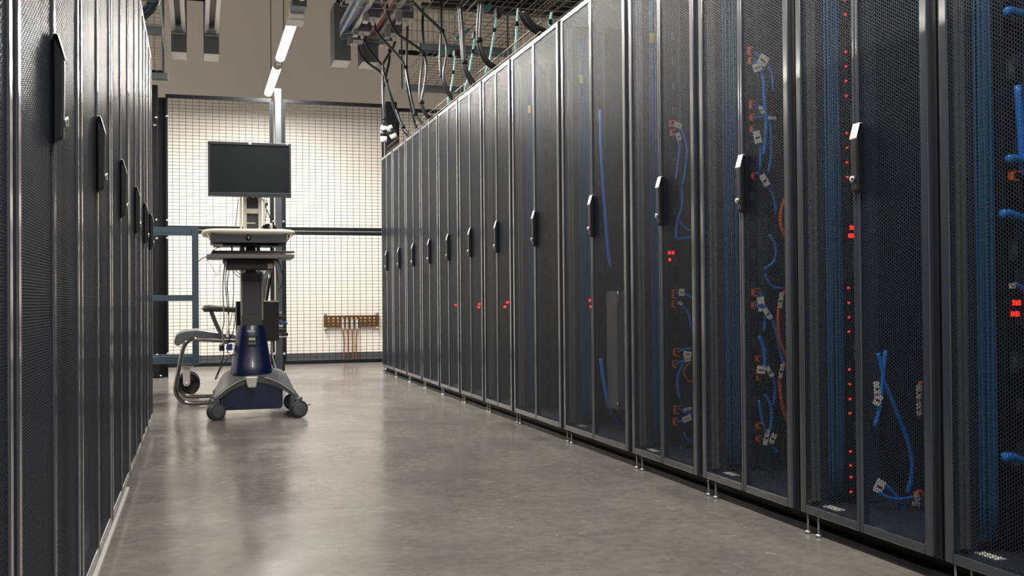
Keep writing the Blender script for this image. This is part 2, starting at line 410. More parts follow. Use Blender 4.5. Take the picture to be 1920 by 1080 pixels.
# ------------------------------------------------------------------ inside the near right racks
def inner(i, x0, x1, d=.045): return B[i]-d
def band(rack, y, x0, x1, name, mat, parent, z0=.09, z1=1.94, dy=.012):
    return MB().box(x0, x1, y, y-dy, z0, z1).build(name, mat, parent)
where = {7: 'farther wide rack', 8: 'nearer wide rack', 9: 'rack with the few orange plugs', 10: 'rack with the many tagged cords', 11: 'rack with the red light column', 12: 'rack at the right photo edge'}
for i in range(6, 13):
    yp = B[i]-.030
    # grey upright and blue cable manager on the far side wall of the cabinet
    r = RACKS[i]
    # belongs to this rack only
    mbx = MB()
    for xa in (1.668, 1.684): mbx.box(xa, xa+.010, yp, yp-.018, .09, 1.94)
    o = mbx.build('side_upright', 'rail_grey', None, org=r.location); o.parent = r; o.location = (0, 0, 0)
    if i < 7: continue
    bx = thing('cable_bundle', (1.765, yp-.01, .09), f'upright blue cable bundle inside the {where[i]}', 'cable bundle', 'blue bundles in the racks')
    for k in range(7):
        xx = 1.732+k*.0078
        path = [(xx+.0012*math.sin(k*2+q*.9), yp-.008-.003*(k % 2), .10+q*.2) for q in range(10)]
        MB().tube(smooth_path(path, 2), .0038, 6).build('cable', 'blue_strip' if i < 13 else 'blue', bx)
    if i in (7, 8, 9):
        MB().box(1.728, 1.744, yp-.020, yp-.022, 1.685, 1.725).build('label', 'yellow', bx)
    # power strip
    pu = thing('power_strip', (1.80, yp-.03, .09), f'black vertical power strip inside the {where[i]}', 'power strip', 'vertical power strips in the racks')
    MB().box(1.785, 1.832, yp, yp-.035, .10, 1.93).build('housing', 'black', pu, bevel=.002)
    ys = yp-.035
    if i >= 11:
        z = 1.90; n_ = 0
        zs = [1.521, 1.479, 1.371, 1.330, 1.288, 1.245, 1.138, 1.096, 1.054, 1.012, .695, .652, .611, .570, .462, .420, .378, .337, .228, .188, .155, .113, 1.56, 1.60, 1.70, 1.74, 1.78, 1.82]
        for z in (zs if i == 11 else []): MB().cyl((P(1590, 500, y=ys).x, ys, z), (P(1590, 500, y=ys).x, ys-.003, z), .0034, 8).build('led', 'led', pu)
        for z in (1.43, 1.19, .77, .51, .28): 
            MB().box(1.796, 1.822, ys, ys-.0015, z-.02, z+.03).build('outlet_plate', 'drawer', pu)
            MB().box(1.806, 1.818, ys-.0015, ys-.003, z-.005, z+.018).build('plate_mark', 'rail_grey', pu)
    for z in [.2+.1*q for q in range(16)]:
        MB().box(1.815, 1.832, ys, ys-.003, z, z+.03).build('outlet', 'rack_in', pu)
    zd = .825 if i >= 11 else None
    if i >= 11:
        for z, xx in ((P(1596, 427, y=ys).z, P(1593, 427, y=ys).x), (P(1596, 442, y=ys).z, P(1590, 442, y=ys).x)) if i == 11 else ((P(1884, 568, y=ys).z, 1.806), (P(1879, 589, y=ys).z, 1.801)):
            MB().box(xx, xx+.010, ys, ys-.004, z-.006, z+.006).build('display_digit', 'led_big', pu); MB().box(xx+.013, xx+.021, ys, ys-.004, z-.006, z+.006).build('display_digit', 'led_big', pu)
    else:
        for (px, py) in {7: [(1106, 570)], 8: [(1105, 563), (1107, 575)], 9: [(1254, 474), (1261, 474), (1255, 487)], 10: []}[i]:
            if i == 7: px, py = 951+55, 572
            q = P(px, py, y=ys); MB().box(q.x-.004, q.x+.006, ys, ys-.004, q.z-.006, q.z+.006).build('display_digit', 'led_big', pu)
# small red displays behind the doors of the farther racks
for i, pts in {4: [(854, 572)], 5: [(898, 570), (897, 576)], 6: [(951, 567), (946, 575)]}.items():
    yp = B[i]-.035
    for (px, py) in pts:
        q = P(px, py, y=yp)
        o = MB().box(q.x-.006, q.x+.008, yp, yp-.01, q.z-.007, q.z+.007).build('display', 'led_big', None, org=RACKS[i].location); o.parent = RACKS[i]; o.location = (0, 0, 0)
# white flecks on the cabinet floors: grille reflections built as thin white boxes
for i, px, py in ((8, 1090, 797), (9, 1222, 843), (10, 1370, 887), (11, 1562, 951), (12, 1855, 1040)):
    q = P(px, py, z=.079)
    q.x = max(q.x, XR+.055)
    o = MB().box(q.x-.012, q.x+.016, q.y-.035, q.y+.035, .0755, .077).build('reflection_fleck', 'tag', None, org=RACKS[i].location); o.parent = RACKS[i]; o.location = (0, 0, 0)
# servers: a few equipment faces deep in the near racks
for i in range(8, 13):
    z = .14; k = 0
    while z < 1.8:
        hgt = (.13, .175, .13, .22)[(k*3+i) % 4]
        y1, y0 = B[i]-.075, B[i+1]+.075
        e = MB().box(XR+.42, XR+.95, y0, y1, z, z+hgt)
        o = single(e, 'server', 'black', f'{ORD[k+1]} black equipment unit from the floor, {where[i]}', 'server', f'equipment deep inside the {where[i]}', bevel=.003)
        f = MB()
        for q in range(6): f.box(XR+.416, XR+.42, y0+.03+q*.06, y0+.07+q*.06, z+.008, z+hgt-.008)
        f.build('face_grille', 'drawer', o)
        z += hgt+.012; k += 1

def cord(rack, color, pts, y, r=.0045, plug=None, tags=(), label='', fibre=False, dy=0.):
    """a cord behind the door: pixel path on the plane y inside the cabinet; plug and tags are parts"""
    path = [P(px, py, y=y-(k*dy)) for k, (px, py) in enumerate(pts)]
    t = thing('patch_cord' if not fibre else 'fibre_cable', tuple(path[0]), label, 'cable', f'cords behind the door of the {where[rack]}')
    MB().tube(smooth_path(path, 5), r, 8).build('cord', color, t)
    if plug:
        px, py, w2, h2 = plug; q = P(px, py, y=y+.006); a = .0045
        k = (P(px+1, py, y=y)-P(px, py, y=y)).length; W2, H2 = w2*k/2, h2*k/2
        g = MB().box(q.x-W2, q.x+W2, q.y, q.y-.016, q.z+H2-a, q.z+H2); g.box(q.x-W2, q.x-W2+a, q.y, q.y-.016, q.z-H2, q.z+H2)
        g.box(q.x-W2, q.x+W2*.4, q.y, q.y-.016, q.z-H2, q.z-H2+a)
        g.build('plug_lock', 'orange', t, bevel=.001)
    for (px, py, w2, h2, ang) in tags:
        q = P(px, py, y=y-.014); k = (P(px+1, py, y=y)-P(px, py, y=y)).length
        a = math.radians(ang); ax = Vector((math.cos(a), 0, math.sin(a))); az = Vector((-math.sin(a), 0, math.cos(a)))
        MB().obox(q, (w2*k, .0015, h2*k), ax, (0, 1, 0), az).build('tag', 'tag', t)
        mk = MB()
        for s in (-.05,): mk.obox(q+az*(s*h2*k)+Vector((0, -.0012, 0)), (w2*k*.62, .0006, h2*k*.13), ax, (0, 1, 0), az)
        mk.build('tag_print', 'black', t)
    return t
Y10, Y11, Y12, Y13 = B[9]-.10, B[10]-.10, B[11]-.16, B[12]-.09
L9, L10, L11 = 'rack with the few orange plugs', 'rack with the many tagged cords', 'rack with the red light column'
cord(9, 'blue', [(1262, 234), (1274, 236), (1283, 255), (1288, 278), (1286, 310), (1280, 345)], Y10, plug=(1259, 232, 9, 11), tags=[(1271, 235, 14, 9, -20)], label='blue cord in the topmost orange plug of the sparsely plugged rack')
cord(9, 'blue', [(1262, 250), (1270, 257), (1274, 275), (1272, 300), (1267, 335)], Y10-.012, plug=(1260, 249, 9, 11), tags=[(1272, 256, 9, 13, 20)], label='blue cord in the second orange plug from the top, sparsely plugged rack')
cord(9, 'blue', [(1278, 350), (1279, 385), (1270, 415), (1268, 440), (1274, 447), (1296, 444)], Y10, label='blue cord looping above the red digits in the sparsely plugged rack')
cord(9, 'blue', [(1270, 408), (1280, 422), (1296, 434)], Y10-.015, label='short blue cord crossing the loop in the sparsely plugged rack')
cord(9, 'blue', [(1268, 549), (1284, 551), (1297, 558)], Y10, plug=(1264, 551, 10, 16), tags=[(1278, 548, 10, 12, 0)], label='blue cord in the third orange plug, grey tag, sparsely plugged rack')
cord(9, 'blue', [(1268, 569), (1280, 574), (1291, 588), (1296, 615)], Y10-.012, plug=(1263, 570, 9, 13), tags=[(1276, 569, 8, 5, -30)], label='blue cord curving down from the fourth orange plug, sparsely plugged rack')
cord(9, 'blue', [(1270, 660), (1282, 655), (1297, 653)], Y10, plug=(1267, 660, 11, 14), tags=[(1289, 664, 15, 10, -8)], label='blue cord in the fifth orange plug with a white tag, sparsely plugged rack')
cord(9, 'blue', [(1268, 682), (1282, 678), (1272, 700), (1270, 716), (1273, 745)], Y10-.012, plug=(1264, 682, 8, 13), tags=[(1289, 673, 11, 9, 20)], label='blue cord hanging from the sixth orange plug, sparsely plugged rack')
cord(9, 'orange', [(1296, 679), (1286, 688), (1283, 700), (1289, 712), (1298, 716)], Y10-.02, r=.003, fibre=True, label='orange fibre loop beside the sixth plug of the sparsely plugged rack')
cord(9, 'blue', [(1272, 766), (1284, 772), (1297, 775)], Y10, plug=(1268, 768, 11, 14), tags=[(1289, 767, 15, 5, 12)], label='blue cord in the seventh orange plug, narrow white tag, sparsely plugged rack')
cord(9, 'blue', [(1268, 790), (1280, 789), (1290, 780), (1297, 778)], Y10-.012, plug=(1265, 790, 8, 12), tags=[(1288, 785, 16, 10, 18)], label='blue cord in the lowest orange plug of the sparsely plugged rack')
cord(9, 'blue', [(1283, 812), (1288, 823), (1297, 829)], Y10, label='short blue cord under the lowest plug, sparsely plugged rack')
cord(9, 'blue', [(1275, 836), (1282, 848), (1290, 852), (1298, 851)], Y10-.01, label='lowest blue cord curling at the foot of the sparsely plugged rack')
# nearer wide rack
Y9 = B[8]-.30
cord(8, 'blue', [(1125, 205), (1127, 280), (1131, 350), (1136, 420), (1140, 470), (1145, 500)], Y9, r=.007, label='long blue cord hanging beside the handle in the nearer wide rack')
cord(8, 'blue', [(1126, 672), (1131, 710), (1140, 755), (1152, 782), (1164, 797)], Y9, r=.008, label='blue cord curving to the foot of the nearer wide rack')
a, b_ = P(1156, 546, y=B[8]-.42), P(1172, 768, y=B[8]-.42)
o = thing('appliance', (b_.x, B[8]-.42, b_.z), 'grey appliance with two bail handles at the door edge of the nearer wide rack', 'appliance')
MB().box(a.x, b_.x+.03, B[8]-.42, B[8]-.30, b_.z, a.z).build('housing', 'rail_grey', o, bevel=.003)
for py in (556, 762):
    q = P(1157, py, y=B[8]-.425)
    MB().tube([(q.x+.02, B[8]-.42, q.z+.02), (q.x-.004, B[8]-.445, q.z+.02), (q.x-.004, B[8]-.445, q.z-.02), (q.x+.02, B[8]-.42, q.z-.02)], .0035, 8).build('bail_handle', 'chrome', o)
# rack with many tagged cords
cord(10, 'blue', [(1415, 99), (1422, 104), (1432, 114), (1446, 134), (1450, 170)], Y11, plug=(1405, 97, 8, 14), tags=[(1431, 113, 17, 18, -32)], label='blue cord with the topmost, grey tag in the rack of many tags')
cord(10, 'blue', [(1412, 115), (1424, 124), (1430, 142), (1433, 180), (1436, 225), (1435, 260), (1432, 290)], Y11-.012, r=.006, plug=(1405, 115, 6, 12), tags=[(1420, 126, 16, 13, 18)], label='thick blue cord falling from the topmost white tag, rack of many tags')
cord(10, 'blue', [(1412, 196), (1424, 200), (1434, 208), (1444, 230), (1446, 290), (1440, 325)], Y11, plug=(1408, 198, 9, 14), tags=[(1428, 206, 7, 13, 30)], label='blue cord in the third orange plug from the top, rack of many tags')
cord(10, 'blue', [(1412, 221), (1430, 220), (1446, 220), (1455, 222)], Y11-.012, plug=(1408, 221, 6, 12), tags=[(1448, 221, 14, 5, 0)], label='level blue cord with a flat white tag, rack of many tags')
cord(10, 'blue', [(1412, 243), (1420, 248), (1426, 275), (1425, 320)], Y11, plug=(1409, 243, 7, 12), tags=[(1420, 257, 13, 20, 14)], label='blue cord with the tall white tag above the handle, rack of many tags')
cord(10, 'blue', [(1419, 323), (1427, 330), (1442, 350), (1452, 375), (1455, 400)], Y11, plug=(1411, 331, 7, 12), tags=[(1434, 338, 12, 21, 33)], label='blue cord with a slanted white tag beside the handle, rack of many tags')
cord(10, 'blue', [(1442, 440), (1452, 455), (1455, 475), (1449, 493), (1433, 504)], Y11, r=.005, label='blue cord in a half loop below the handle, rack of many tags')
cord(10, 'blue', [(1434, 514), (1442, 530), (1452, 539), (1470, 541)], Y11-.015, label='blue cord sagging to the right at mid height, rack of many tags')
cord(10, 'blue', [(1414, 546), (1424, 549), (1431, 565), (1434, 590), (1433, 622)], Y11, r=.006, plug=(1415, 548, 13, 14), tags=[(1427, 570, 13, 24, 6)], label='blue cord with the largest white tag, rack of many tags')
cord(10, 'blue', [(1414, 572), (1430, 575), (1444, 590), (1456, 625), (1465, 665), (1472, 692)], Y11-.014, r=.006, plug=(1411, 572, 7, 12), tags=[(1439, 588, 9, 20, 38)], label='long blue cord running down to the right, rack of many tags')
cord(10, 'blue', [(1423, 630), (1431, 650), (1434, 672), (1433, 690)], Y11-.01, r=.0065, plug=(1419, 672, 7, 10), tags=[(1427, 693, 15, 13, -6)], label='thick short blue cord ending above a grey tag, rack of many tags')
cord(10, 'blue', [(1422, 696), (1440, 692), (1449, 706), (1453, 730), (1450, 760)], Y11, plug=(1419, 696, 6, 10), tags=[(1443, 697, 8, 19, 33)], label='blue cord below the grey tag with a slanted tag, rack of many tags')
cord(10, 'blue', [(1434, 740), (1443, 755), (1447, 775), (1445, 800), (1440, 818)], Y11, r=.006, plug=(1420, 708, 6, 10), tags=[(1437, 820, 8, 26, -14)], label='blue cord bowing right above the lowest tags, rack of many tags')
cord(10, 'blue', [(1423, 750), (1426, 775), (1432, 798), (1437, 812)], Y11-.012, plug=(1421, 798, 10, 11), label='blue cord bowing left above the lowest tags, rack of many tags')
cord(10, 'blue', [(1424, 822), (1440, 824), (1447, 836), (1459, 848)], Y11, plug=(1420, 822, 7, 11), tags=[(1449, 822, 10, 17, -28)], label='lowest blue cord with a slanted white tag, rack of many tags')
cord(10, 'orange', [(1472, 372), (1465, 395), (1464, 420), (1472, 446)], Y11-.03, r=.0065, fibre=True, label='upper orange fibre bundle at the door edge, rack of many tags')
cord(10, 'orange', [(1472, 545), (1463, 565), (1459, 600), (1463, 640), (1475, 670)], Y11-.03, r=.0065, fibre=True, tags=[(1464, 563, 8, 26, -10)], label='middle orange fibre bundle with a white sleeve, rack of many tags')
cord(10, 'orange', [(1472, 680), (1464, 700), (1463, 730), (1468, 765), (1476, 790)], Y11-.03, r=.0065, fibre=True, tags=[(1465, 696, 7, 24, -12)], label='lower orange fibre bundle with a white sleeve, rack of many tags')
# rack with the red light column
cord(11, 'blue', [(1646, 662), (1652, 684), (1655, 705), (1650, 760), (1640, 800)], Y12, r=.006, tags=[(1644, 728, 11, 22, 8)], label='blue cord forking left at mid height, rack with red light column')
cord(11, 'blue', [(1661, 657), (1657, 684), (1656, 712), (1664, 730), (1680, 770), (1698, 815), (1709, 855), (1709, 895), (1701, 925)], Y12, r=.0065, tags=[(1646, 750, 14, 18, -25)], label='long thick blue cord bowing down, rack with red light column')
cord(11, 'blue', [(1652, 908), (1668, 916), (1684, 936), (1695, 962), (1701, 995)], Y12, r=.006, tags=[(1649, 912, 17, 22, -30)], label='blue cord with a white tag near the foot, rack with red light column')
cord(11, 'blue', [(1646, 922), (1664, 932), (1685, 936), (1728, 930)], Y12-.015, r=.005, label='level blue cord near the foot, rack with red light column')
cord(11, 'orange', [(1726, 715), (1724, 745), (1725, 785)], Y12-.02, r=.0065, fibre=True, tags=[(1723, 735, 9, 21, 0), (1723, 766, 9, 21, 0)], label='orange fibre with two white sleeves at the door edge')
cord(11, 'orange', [(1714, 926), (1724, 922), (1732, 930)], Y12-.02, r=.006, fibre=True, tags=[(1719, 933, 10, 12, 25), (1718, 945, 14, 6, -10)], label='short orange fibre end near the foot, rack with red light column')
# rack at the right photo edge: bundles of blue cord ends
for k, (px, py) in enumerate(((1884, 22), (1888, 299), (1876, 402), (1880, 858))):
    wd = ['topmost', 'second', 'third', 'lowest'][k]
    path = [P(px, py, y=Y13), P(px+14, py-1, y=Y13), P(px+30, py+3, y=Y13), P(px+60, py+6+k*3, y=Y13)]
    t = thing('patch_cord', tuple(path[0]), f'{wd} loop of blue cord at the right photo edge', 'cable', 'blue cord loops in the nearest rack')
    MB().tube(smooth_path(path, 5), [.007]+[.011]*5+[.010]*5+[.008]*5, 10).build('cord', 'blue', t)
cord(12, 'blue', [(1908, 160), (1914, 240), (1916, 290), (1922, 330)], Y13+.01, r=.009, label='upright blue cord between the loops at the right photo edge')
cord(12, 'blue', [(1902, 532), (1912, 537), (1925, 548)], Y13, r=.005, plug=(1899, 331, 18, 16), tags=[(1898, 536, 12, 8, 0)], label='blue cord with a white end above the red digits, right photo edge')
# ------------------------------------------------------------------ cage partition
YC = 9.77
def ZW(z): return z
def mesh_panel(x0, x1, z0, z1, label, bolts=()):
    t = thing('mesh_panel', ((x0+x1)/2, YC, z0), label, 'mesh panel', 'black wire panels of the cage')
    f = .026
    MB().box(x0, x1, YC-.014, YC+.014, z0, z0+f+.008).build('bottom_rail', 'cage', t, bevel=.002)
    MB().box(x0, x1, YC-.014, YC+.014, z1-f-.008, z1).build('top_rail', 'cage', t, bevel=.002)
    MB().box(x0, x0+.018, YC-.014, YC+.014, z0+f+.008, z1-f-.008).build('side_rail', 'cage', t)
    MB().box(x1-.018, x1, YC-.014, YC+.014, z0+f+.008, z1-f-.008).build('side_rail', 'cage', t)
    mw = MB(); r = .0024
    n = max(1, round((x1-x0)/.058))
    for k in range(1, n):
        xx = x0+(x1-x0)*k/n; mw.tube([(xx, YC, z0+.01), (xx, YC, z1-.01)], r, 4, caps=False)
    n = max(1, round((z1-z0)/.0305))
    for k in range(1, n):
        zz = z0+(z1-z0)*k/n; mw.tube([(x0+.005, YC+.004, zz), (x1-.005, YC+.004, zz)], r, 4, caps=False)
    mw.build('wire_mesh', 'wire', t, kind='stuff')
    for (bx, bz) in bolts: MB().cyl((bx, YC-.014, bz), (bx, YC-.024, bz), .011, 10).build('bolt', 'chrome', t)
    return t
ZM, ZTOP, ZBOT = 1.318, 2.53, .088
mesh_panel(-.262, .662, ZM+.002, ZTOP, 'upper mesh panel behind the monitor, left of the cage post', [(-.253, 2.33), (-.253, 1.40)])
mesh_panel(-.262, .662, ZBOT, ZM-.002, 'lower mesh panel behind the blue trolley and chair', [(-.253, 1.24), (-.253, .21)])
mesh_panel(.768, 1.70, ZM+.002, ZTOP, 'upper mesh panel between centre post and right rack row', [(1.69, 2.33)])
mesh_panel(.768, 1.70, ZBOT, ZM-.002, 'lower mesh panel in front of the copper bar')
mesh_panel(1.83, 3.10, ZM+.002, ZTOP-.03, 'upper mesh panel mostly hidden behind the right racks') 
mesh_panel(1.83, 3.10, ZBOT, ZM-.002, 'lower mesh panel hidden behind the right racks')
# the panel behind the racks is mostly open above: keep only a rail there
def post(x0, x1, z1, label, mat='cage', flange=0, bolts=(), capz=None):
    t = thing('cage_post', ((x0+x1)/2, YC, 0), label, 'cage post', 'upright posts of the cage')
    b_ = MB().box(x0, x1, YC-.045, YC+.03, .006, z1); b_.build('upright', mat, t, bevel=.004)
    MB().box(x0-.03, x1+.03, YC-.07, YC+.028, 0, .006).build('foot_plate', 'cage', t)
    for k in (x0-.015, x1+.015): MB().cyl((k, YC-.05, .006), (k, YC-.05, .028), .009, 8).build('anchor_bolt', 'chrome', t)
    for (bx, bz) in bolts: MB().cyl((bx, YC-.045, bz), (bx, YC-.058, bz), .0115, 10).build('bolt', 'chrome', t)
    return t
post(-.375, -.325, 2.60, 'black left cage post with bolts, beside the blue trolley', bolts=[(-.34, 2.31), (-.352, 2.24), (-.34, 1.40), (-.348, 1.28), (-.34, 1.235), (-.34, .205)])
single(MB().box(-.44, -.250, YC+.032, YC+.085, .0, 2.505), 'cage_channel', 'cage', 'wide black channel behind the left cage post', 'cage channel', bevel=.003)
cp = post(.690, .750, 2.62, 'centre cage post behind the workstation cart', mat='post_steel', bolts=[(.672, 1.40), (.762, 1.40), (.672, .19), (.762, .19)])
for x0 in (.662, .750): MB().box(x0, x0+.018, YC-.03, YC+.02, .03, 2.50).build('side_flange', 'cage', cp)
post(1.712, 1.822, 2.55, 'right cage post at the end of the right rack row')
# copper earth bar on the wall
t = thing('earth_bar', (1.65, 11.47, .39), 'copper earth bar with rows of holes on the back wall', 'earth bar')
YW = 11.455
A, Bq = P(607, 592, y=YW), P(711, 612, y=YW)
bar = MB(); xs = [A.x]; zs = [Bq.z]
for k in range(11):
    c = A.x+.055+k*(Bq.x-A.x-.11)/10; xs += [c-.009, c+.009]
xs.append(Bq.x); H = A.z-Bq.z
for k in range(3):
    c = Bq.z+H*(.24+.26*k); zs += [c-.008, c+.008]
zs.append(A.z)
for a in range(len(xs)-1):
    for c in range(len(zs)-1):
        if a % 2 == 1 and c % 2 == 1: continue
        bar.box(xs[a], xs[a+1], YW, YW+.006, zs[c], zs[c+1])
bar.build('bar', 'copper', t)
for cx in (A.x+.02, Bq.x-.02):
    for cz in (A.z+.02, Bq.z-.02):
        MB().cyl((cx, YW-.01, cz), (cx, 11.5, cz), .013, 10).build('standoff', 'steel', t)
for k, px in enumerate((643, 651, 660, 669)):
    q = P(px, 604, y=YW-.01)
    lug = MB().box(q.x-.013, q.x+.013, YW-.012, YW, q.z-.075, q.z+.03); lug.cyl((q.x, YW-.022, q.z+.005), (q.x, YW-.012, q.z+.005), .013, 10)
    lug.build('lug', 'silver', t, bevel=.002)
    e = [(643, 645, 644), (652, 653, 653), (660, 661, 663), (669, 668, 667)][k]
    pth = [P(e[0], 616, y=YW-.008), P(e[1], 640, y=YW-.008), P(e[1], 658, y=YW-.008), P(e[2], 676, y=YW-.008)]
    pth[-1].z = .0
    single(MB().tube(smooth_path(pth, 4), .0075, 8), 'earth_wire', 'copper_wire', f'{["leftmost", "second", "third", "rightmost"][k]} copper wire hanging from the earth bar', 'wire', 'copper wires on the back wall')
# ------------------------------------------------------------------ lamps
def fixture(ya, yb, label, near=False):
    t = thing('tube_lamp', (AISLE_X, (ya+yb)/2, LZ), label, 'lamp', 'lamp row over the aisle')
    MB().box(AISLE_X-.035, AISLE_X+.035, yb, ya, LZ+.030, LZ+.062).build('housing', 'lamp_white', t, bevel=.004)
    a = []
    for k in range(9):
        th = math.pi*k/8; a.append((AISLE_X-.038*math.cos(th), LZ+.030-.034*math.sin(th)))
    MB().prism(a, 'y', yb+.01, ya-.01).build('lens', 'lens', t)
    MB().prism([(p_[0]+(p_[0]-AISLE_X)*.05, p_[1]-.001) for p_ in a], 'y', yb-.012, yb+.01).build('end_cap', 'lamp_white', t)
    MB().prism([(p_[0]+(p_[0]-AISLE_X)*.05, p_[1]-.001) for p_ in a], 'y', ya-.01, ya+.012).build('end_cap', 'lamp_white', t)
    return t
labs = ['tube lamp farthest down the aisle, above the centre cage post', 'tube lamp second from the cage, brightest in the row', 'tube lamp at the top photo edge above the junction box',
        'fourth tube lamp from the cage, above the photo edge', 'fifth tube lamp from the cage, above the photo edge', 'sixth tube lamp from the cage, over the nearest racks', 'seventh tube lamp from the cage, over the camera']
for k, (ya, yb, s_) in enumerate(LAMPS): fixture(ya, yb, labs[k])
t = thing('lamp_connector', (AISLE_X, 9.215, LZ), 'thin grey connector between the two far tube lamps', 'connector')
MB().tube([(AISLE_X-.01, 9.37, LZ+.04), (AISLE_X+.01, 9.28, LZ+.02), (AISLE_X-.01, 9.2, LZ+.03), (AISLE_X, 9.06, LZ+.04)], .010, 8).build('cord', 'steel', t)
MB().box(AISLE_X-.02, AISLE_X+.02, 9.17, 9.27, LZ+.01, LZ+.04).build('coupler', 'lamp_white', t, bevel=.003)
t = thing('junction_box', (AISLE_X, 7.45, LZ), 'grey and white junction box between lamps near the top photo edge', 'junction box')
MB().box(AISLE_X-.050, AISLE_X+.050, 7.48, 7.60, LZ-.02, LZ+.055).build('white_housing', 'lamp_white', t, bevel=.006)
MB().box(AISLE_X-.050, AISLE_X+.050, 7.30, 7.475, LZ-.005, LZ+.06).build('grey_housing', 'strut', t, bevel=.004)
MB().prism([(AISLE_X-.062, LZ-.035), (AISLE_X+.062, LZ-.035), (AISLE_X+.05, LZ-.01), (AISLE_X-.05, LZ-.01)], 'y', 7.60, 7.74).build('base_flange', 'lamp_white', t, bevel=.004)
for px, yy, lab in ((508, 10.1, 'thin hanging wire left of the lamp row'), (532, 8.6, 'thin hanging wire behind the lamp row')):
    q = P(px, 90, y=yy)
    single(MB().tube([(q.x, yy, LZ+.06), (q.x, yy, 4.7)], .004, 6), 'hanging_wire', 'black', lab, 'wire', 'wires the lamps hang on')
# ------------------------------------------------------------------ busways, end boxes, tap boxes
def busway(xc, zt_, stripe, label, y0=9.0, y1=5.2):
    t = thing('busway', (xc, (y0+y1)/2, zt_), label, 'busway', 'busways under the ceiling')
    MB().box(xc-.055, xc-.022, y1, y0, zt_, zt_+.13).build('left_channel', 'alu', t, bevel=.003)
    MB().box(xc+.022, xc+.055, y1, y0, zt_, zt_+.13).build('right_channel', 'alu', t, bevel=.003)
    MB().box(xc-.022, xc+.022, y1, y0, zt_+.03, zt_+.125).build('slot', 'plinth', t)
    MB().box(xc-.040, xc+.040, y0-.16, y0+.0, zt_-.004, zt_+.05).build('end_block', 'steel', t, bevel=.004)
    MB().box(xc-.055, xc+.055, y0-.03, y0-.015, zt_-.022, zt_-.010).build('end_bracket', 'steel', t)
    if stripe:
        MB().box(xc-.022, xc-.050, y1, y0-.05, zt_-.002, zt_).build('stripe', stripe, t)
        MB().box(xc-.0565, xc-.055, y1, y0-.05, zt_+.035, zt_+.085).build('side_stripe', stripe, t)
    return t
busway(-.135, 2.90, None, 'leftmost busway rail with open slot, above the left cage')
busway(.125, 2.90, None, 'second busway rail with open slot, left of the lamps')
busway(1.245, 2.945, 'bus_blue', 'busway rail with a blue stripe')
busway(1.475, 2.935, 'bus_red', 'busway rail with a red stripe')
for x0, x1, z0, lab in ((-.195, -.073, 2.735, 'leftmost grey end box with a white underside'), (.063, .187, 2.735, 'second grey end box from the left, white underside'),
                        (1.143, 1.285, 2.745, 'grey end box under the blue striped busway'), (1.385, 1.525, 2.745, 'grey end box under the red striped busway')):
    t = thing('end_box', ((x0+x1)/2, 9.14, z0), lab, 'end box', 'grey end boxes of the busways')
    MB().box(x0, x1, 9.0, 9.275, z0+.003, z0+.50).build('housing', 'box_grey', t, bevel=.003)
    MB().box(x0+.002, x1-.002, 9.003, 9.272, z0, z0+.003).build('underside', 'box_white', t)
t = thing('hanger_bracket', (-.003, 9.0, 3.16), 'black crossbar hung from a rod between the two left end boxes', 'bracket')
MB().box(-.20, .19, 8.985, 8.998, 3.17, 3.235).build('crossbar', 'cage', t)
MB().tube([(0, 8.99, 3.23), (0, 8.99, 4.7)], .006, 8).build('rod', 'cage', t)
t = thing('hanger_bracket', (1.17, 9.1, 3.2), 'black strut above the grey box of the blue striped busway', 'bracket')
MB().box(1.175, 1.245, 9.05, 9.12, 3.248, 4.7).build('strut', 'cage', t)
def tap(xc, yc, zb_, label, zbus):
    t = thing('tap_box', (xc, yc, zb_), label, 'tap box', 'grey tap boxes on the striped busways')
    MB().box(xc-.045, xc+.045, yc-.03, yc+.065, zb_+.035, zb_+.30).build('housing', 'box_grey', t, bevel=.004)
    MB().box(xc-.085, xc-.045, yc-.03, yc+.065, zb_+.0, zbus-.006).build('side_box', 'steel', t, bevel=.004)
    MB().box(xc-.045, xc+.045, yc-.028, yc+.063, zb_+.022, zb_+.035).build('underside', 'box_white', t)
    MB().cyl((xc-.012, yc-.005, zb_+.03), (xc-.012, yc-.005, zb_-.022), .017, 12, .013).build('gland', 'silver', t)
    return t
for (px, py, xx, lab) in ((671, 84, 1.33, 'farthest tap box on the blue striped busway'), (682, 68, 1.352, 'middle tap box on the blue striped busway'), (702, 42, 1.352, 'nearest tap box on the blue striped busway'),
                          (730, 86, 1.58, 'farthest tap box on the red striped busway'), (742, 72, 1.58, 'middle tap box on the red striped busway'), (764, 44, 1.58, 'nearest tap box on the red striped busway')):
    q = P(px, py, x=xx); tap(xx, q.y, q.z, lab, 2.941 if xx < 1.5 else 2.931)
# power whips: pixel paths read on 3.692x crops of (600, 0); each hangs in the plane y where it meets the rack tops
def pp(pts): return [(600+a/3.692, b/3.692) for a, b in pts]
def whip(pts, end, label, r=.0105, mat='cable_black', name='power_cable', group='black power cables hanging to the right racks', y=None, ties=(), cat='cable', bend=True, y0=None):
    if y is None: y = P(*pp([end])[0], x=1.70).y
    n_ = len(pts)-1
    path = [P(a, b, y=y if y0 is None else y0+(y-y0)*i_/n_) for i_, (a, b) in enumerate(pp(pts))]
    if bend:
        e = path[-1].copy(); path.append(e+Vector((.06, .0, -.035)))
    t = thing(name, tuple(path[0]), label, cat, group)
    MB().tube(smooth_path(path, 5), r, 8).build('cord', mat, t)
    for (a, b) in ties:
        q0_ = P(*pp([(a, b)])[0], y=y); q = min(path, key=lambda w_: abs((w_-q0_).z)) if y0 is not None else q0_; MB().cyl(q+Vector((0, 0, -.012)), q+Vector((0, 0, .012)), r*1.9 if r > .006 else r*2.6, 10).build('tie', 'cage', t)
    return t
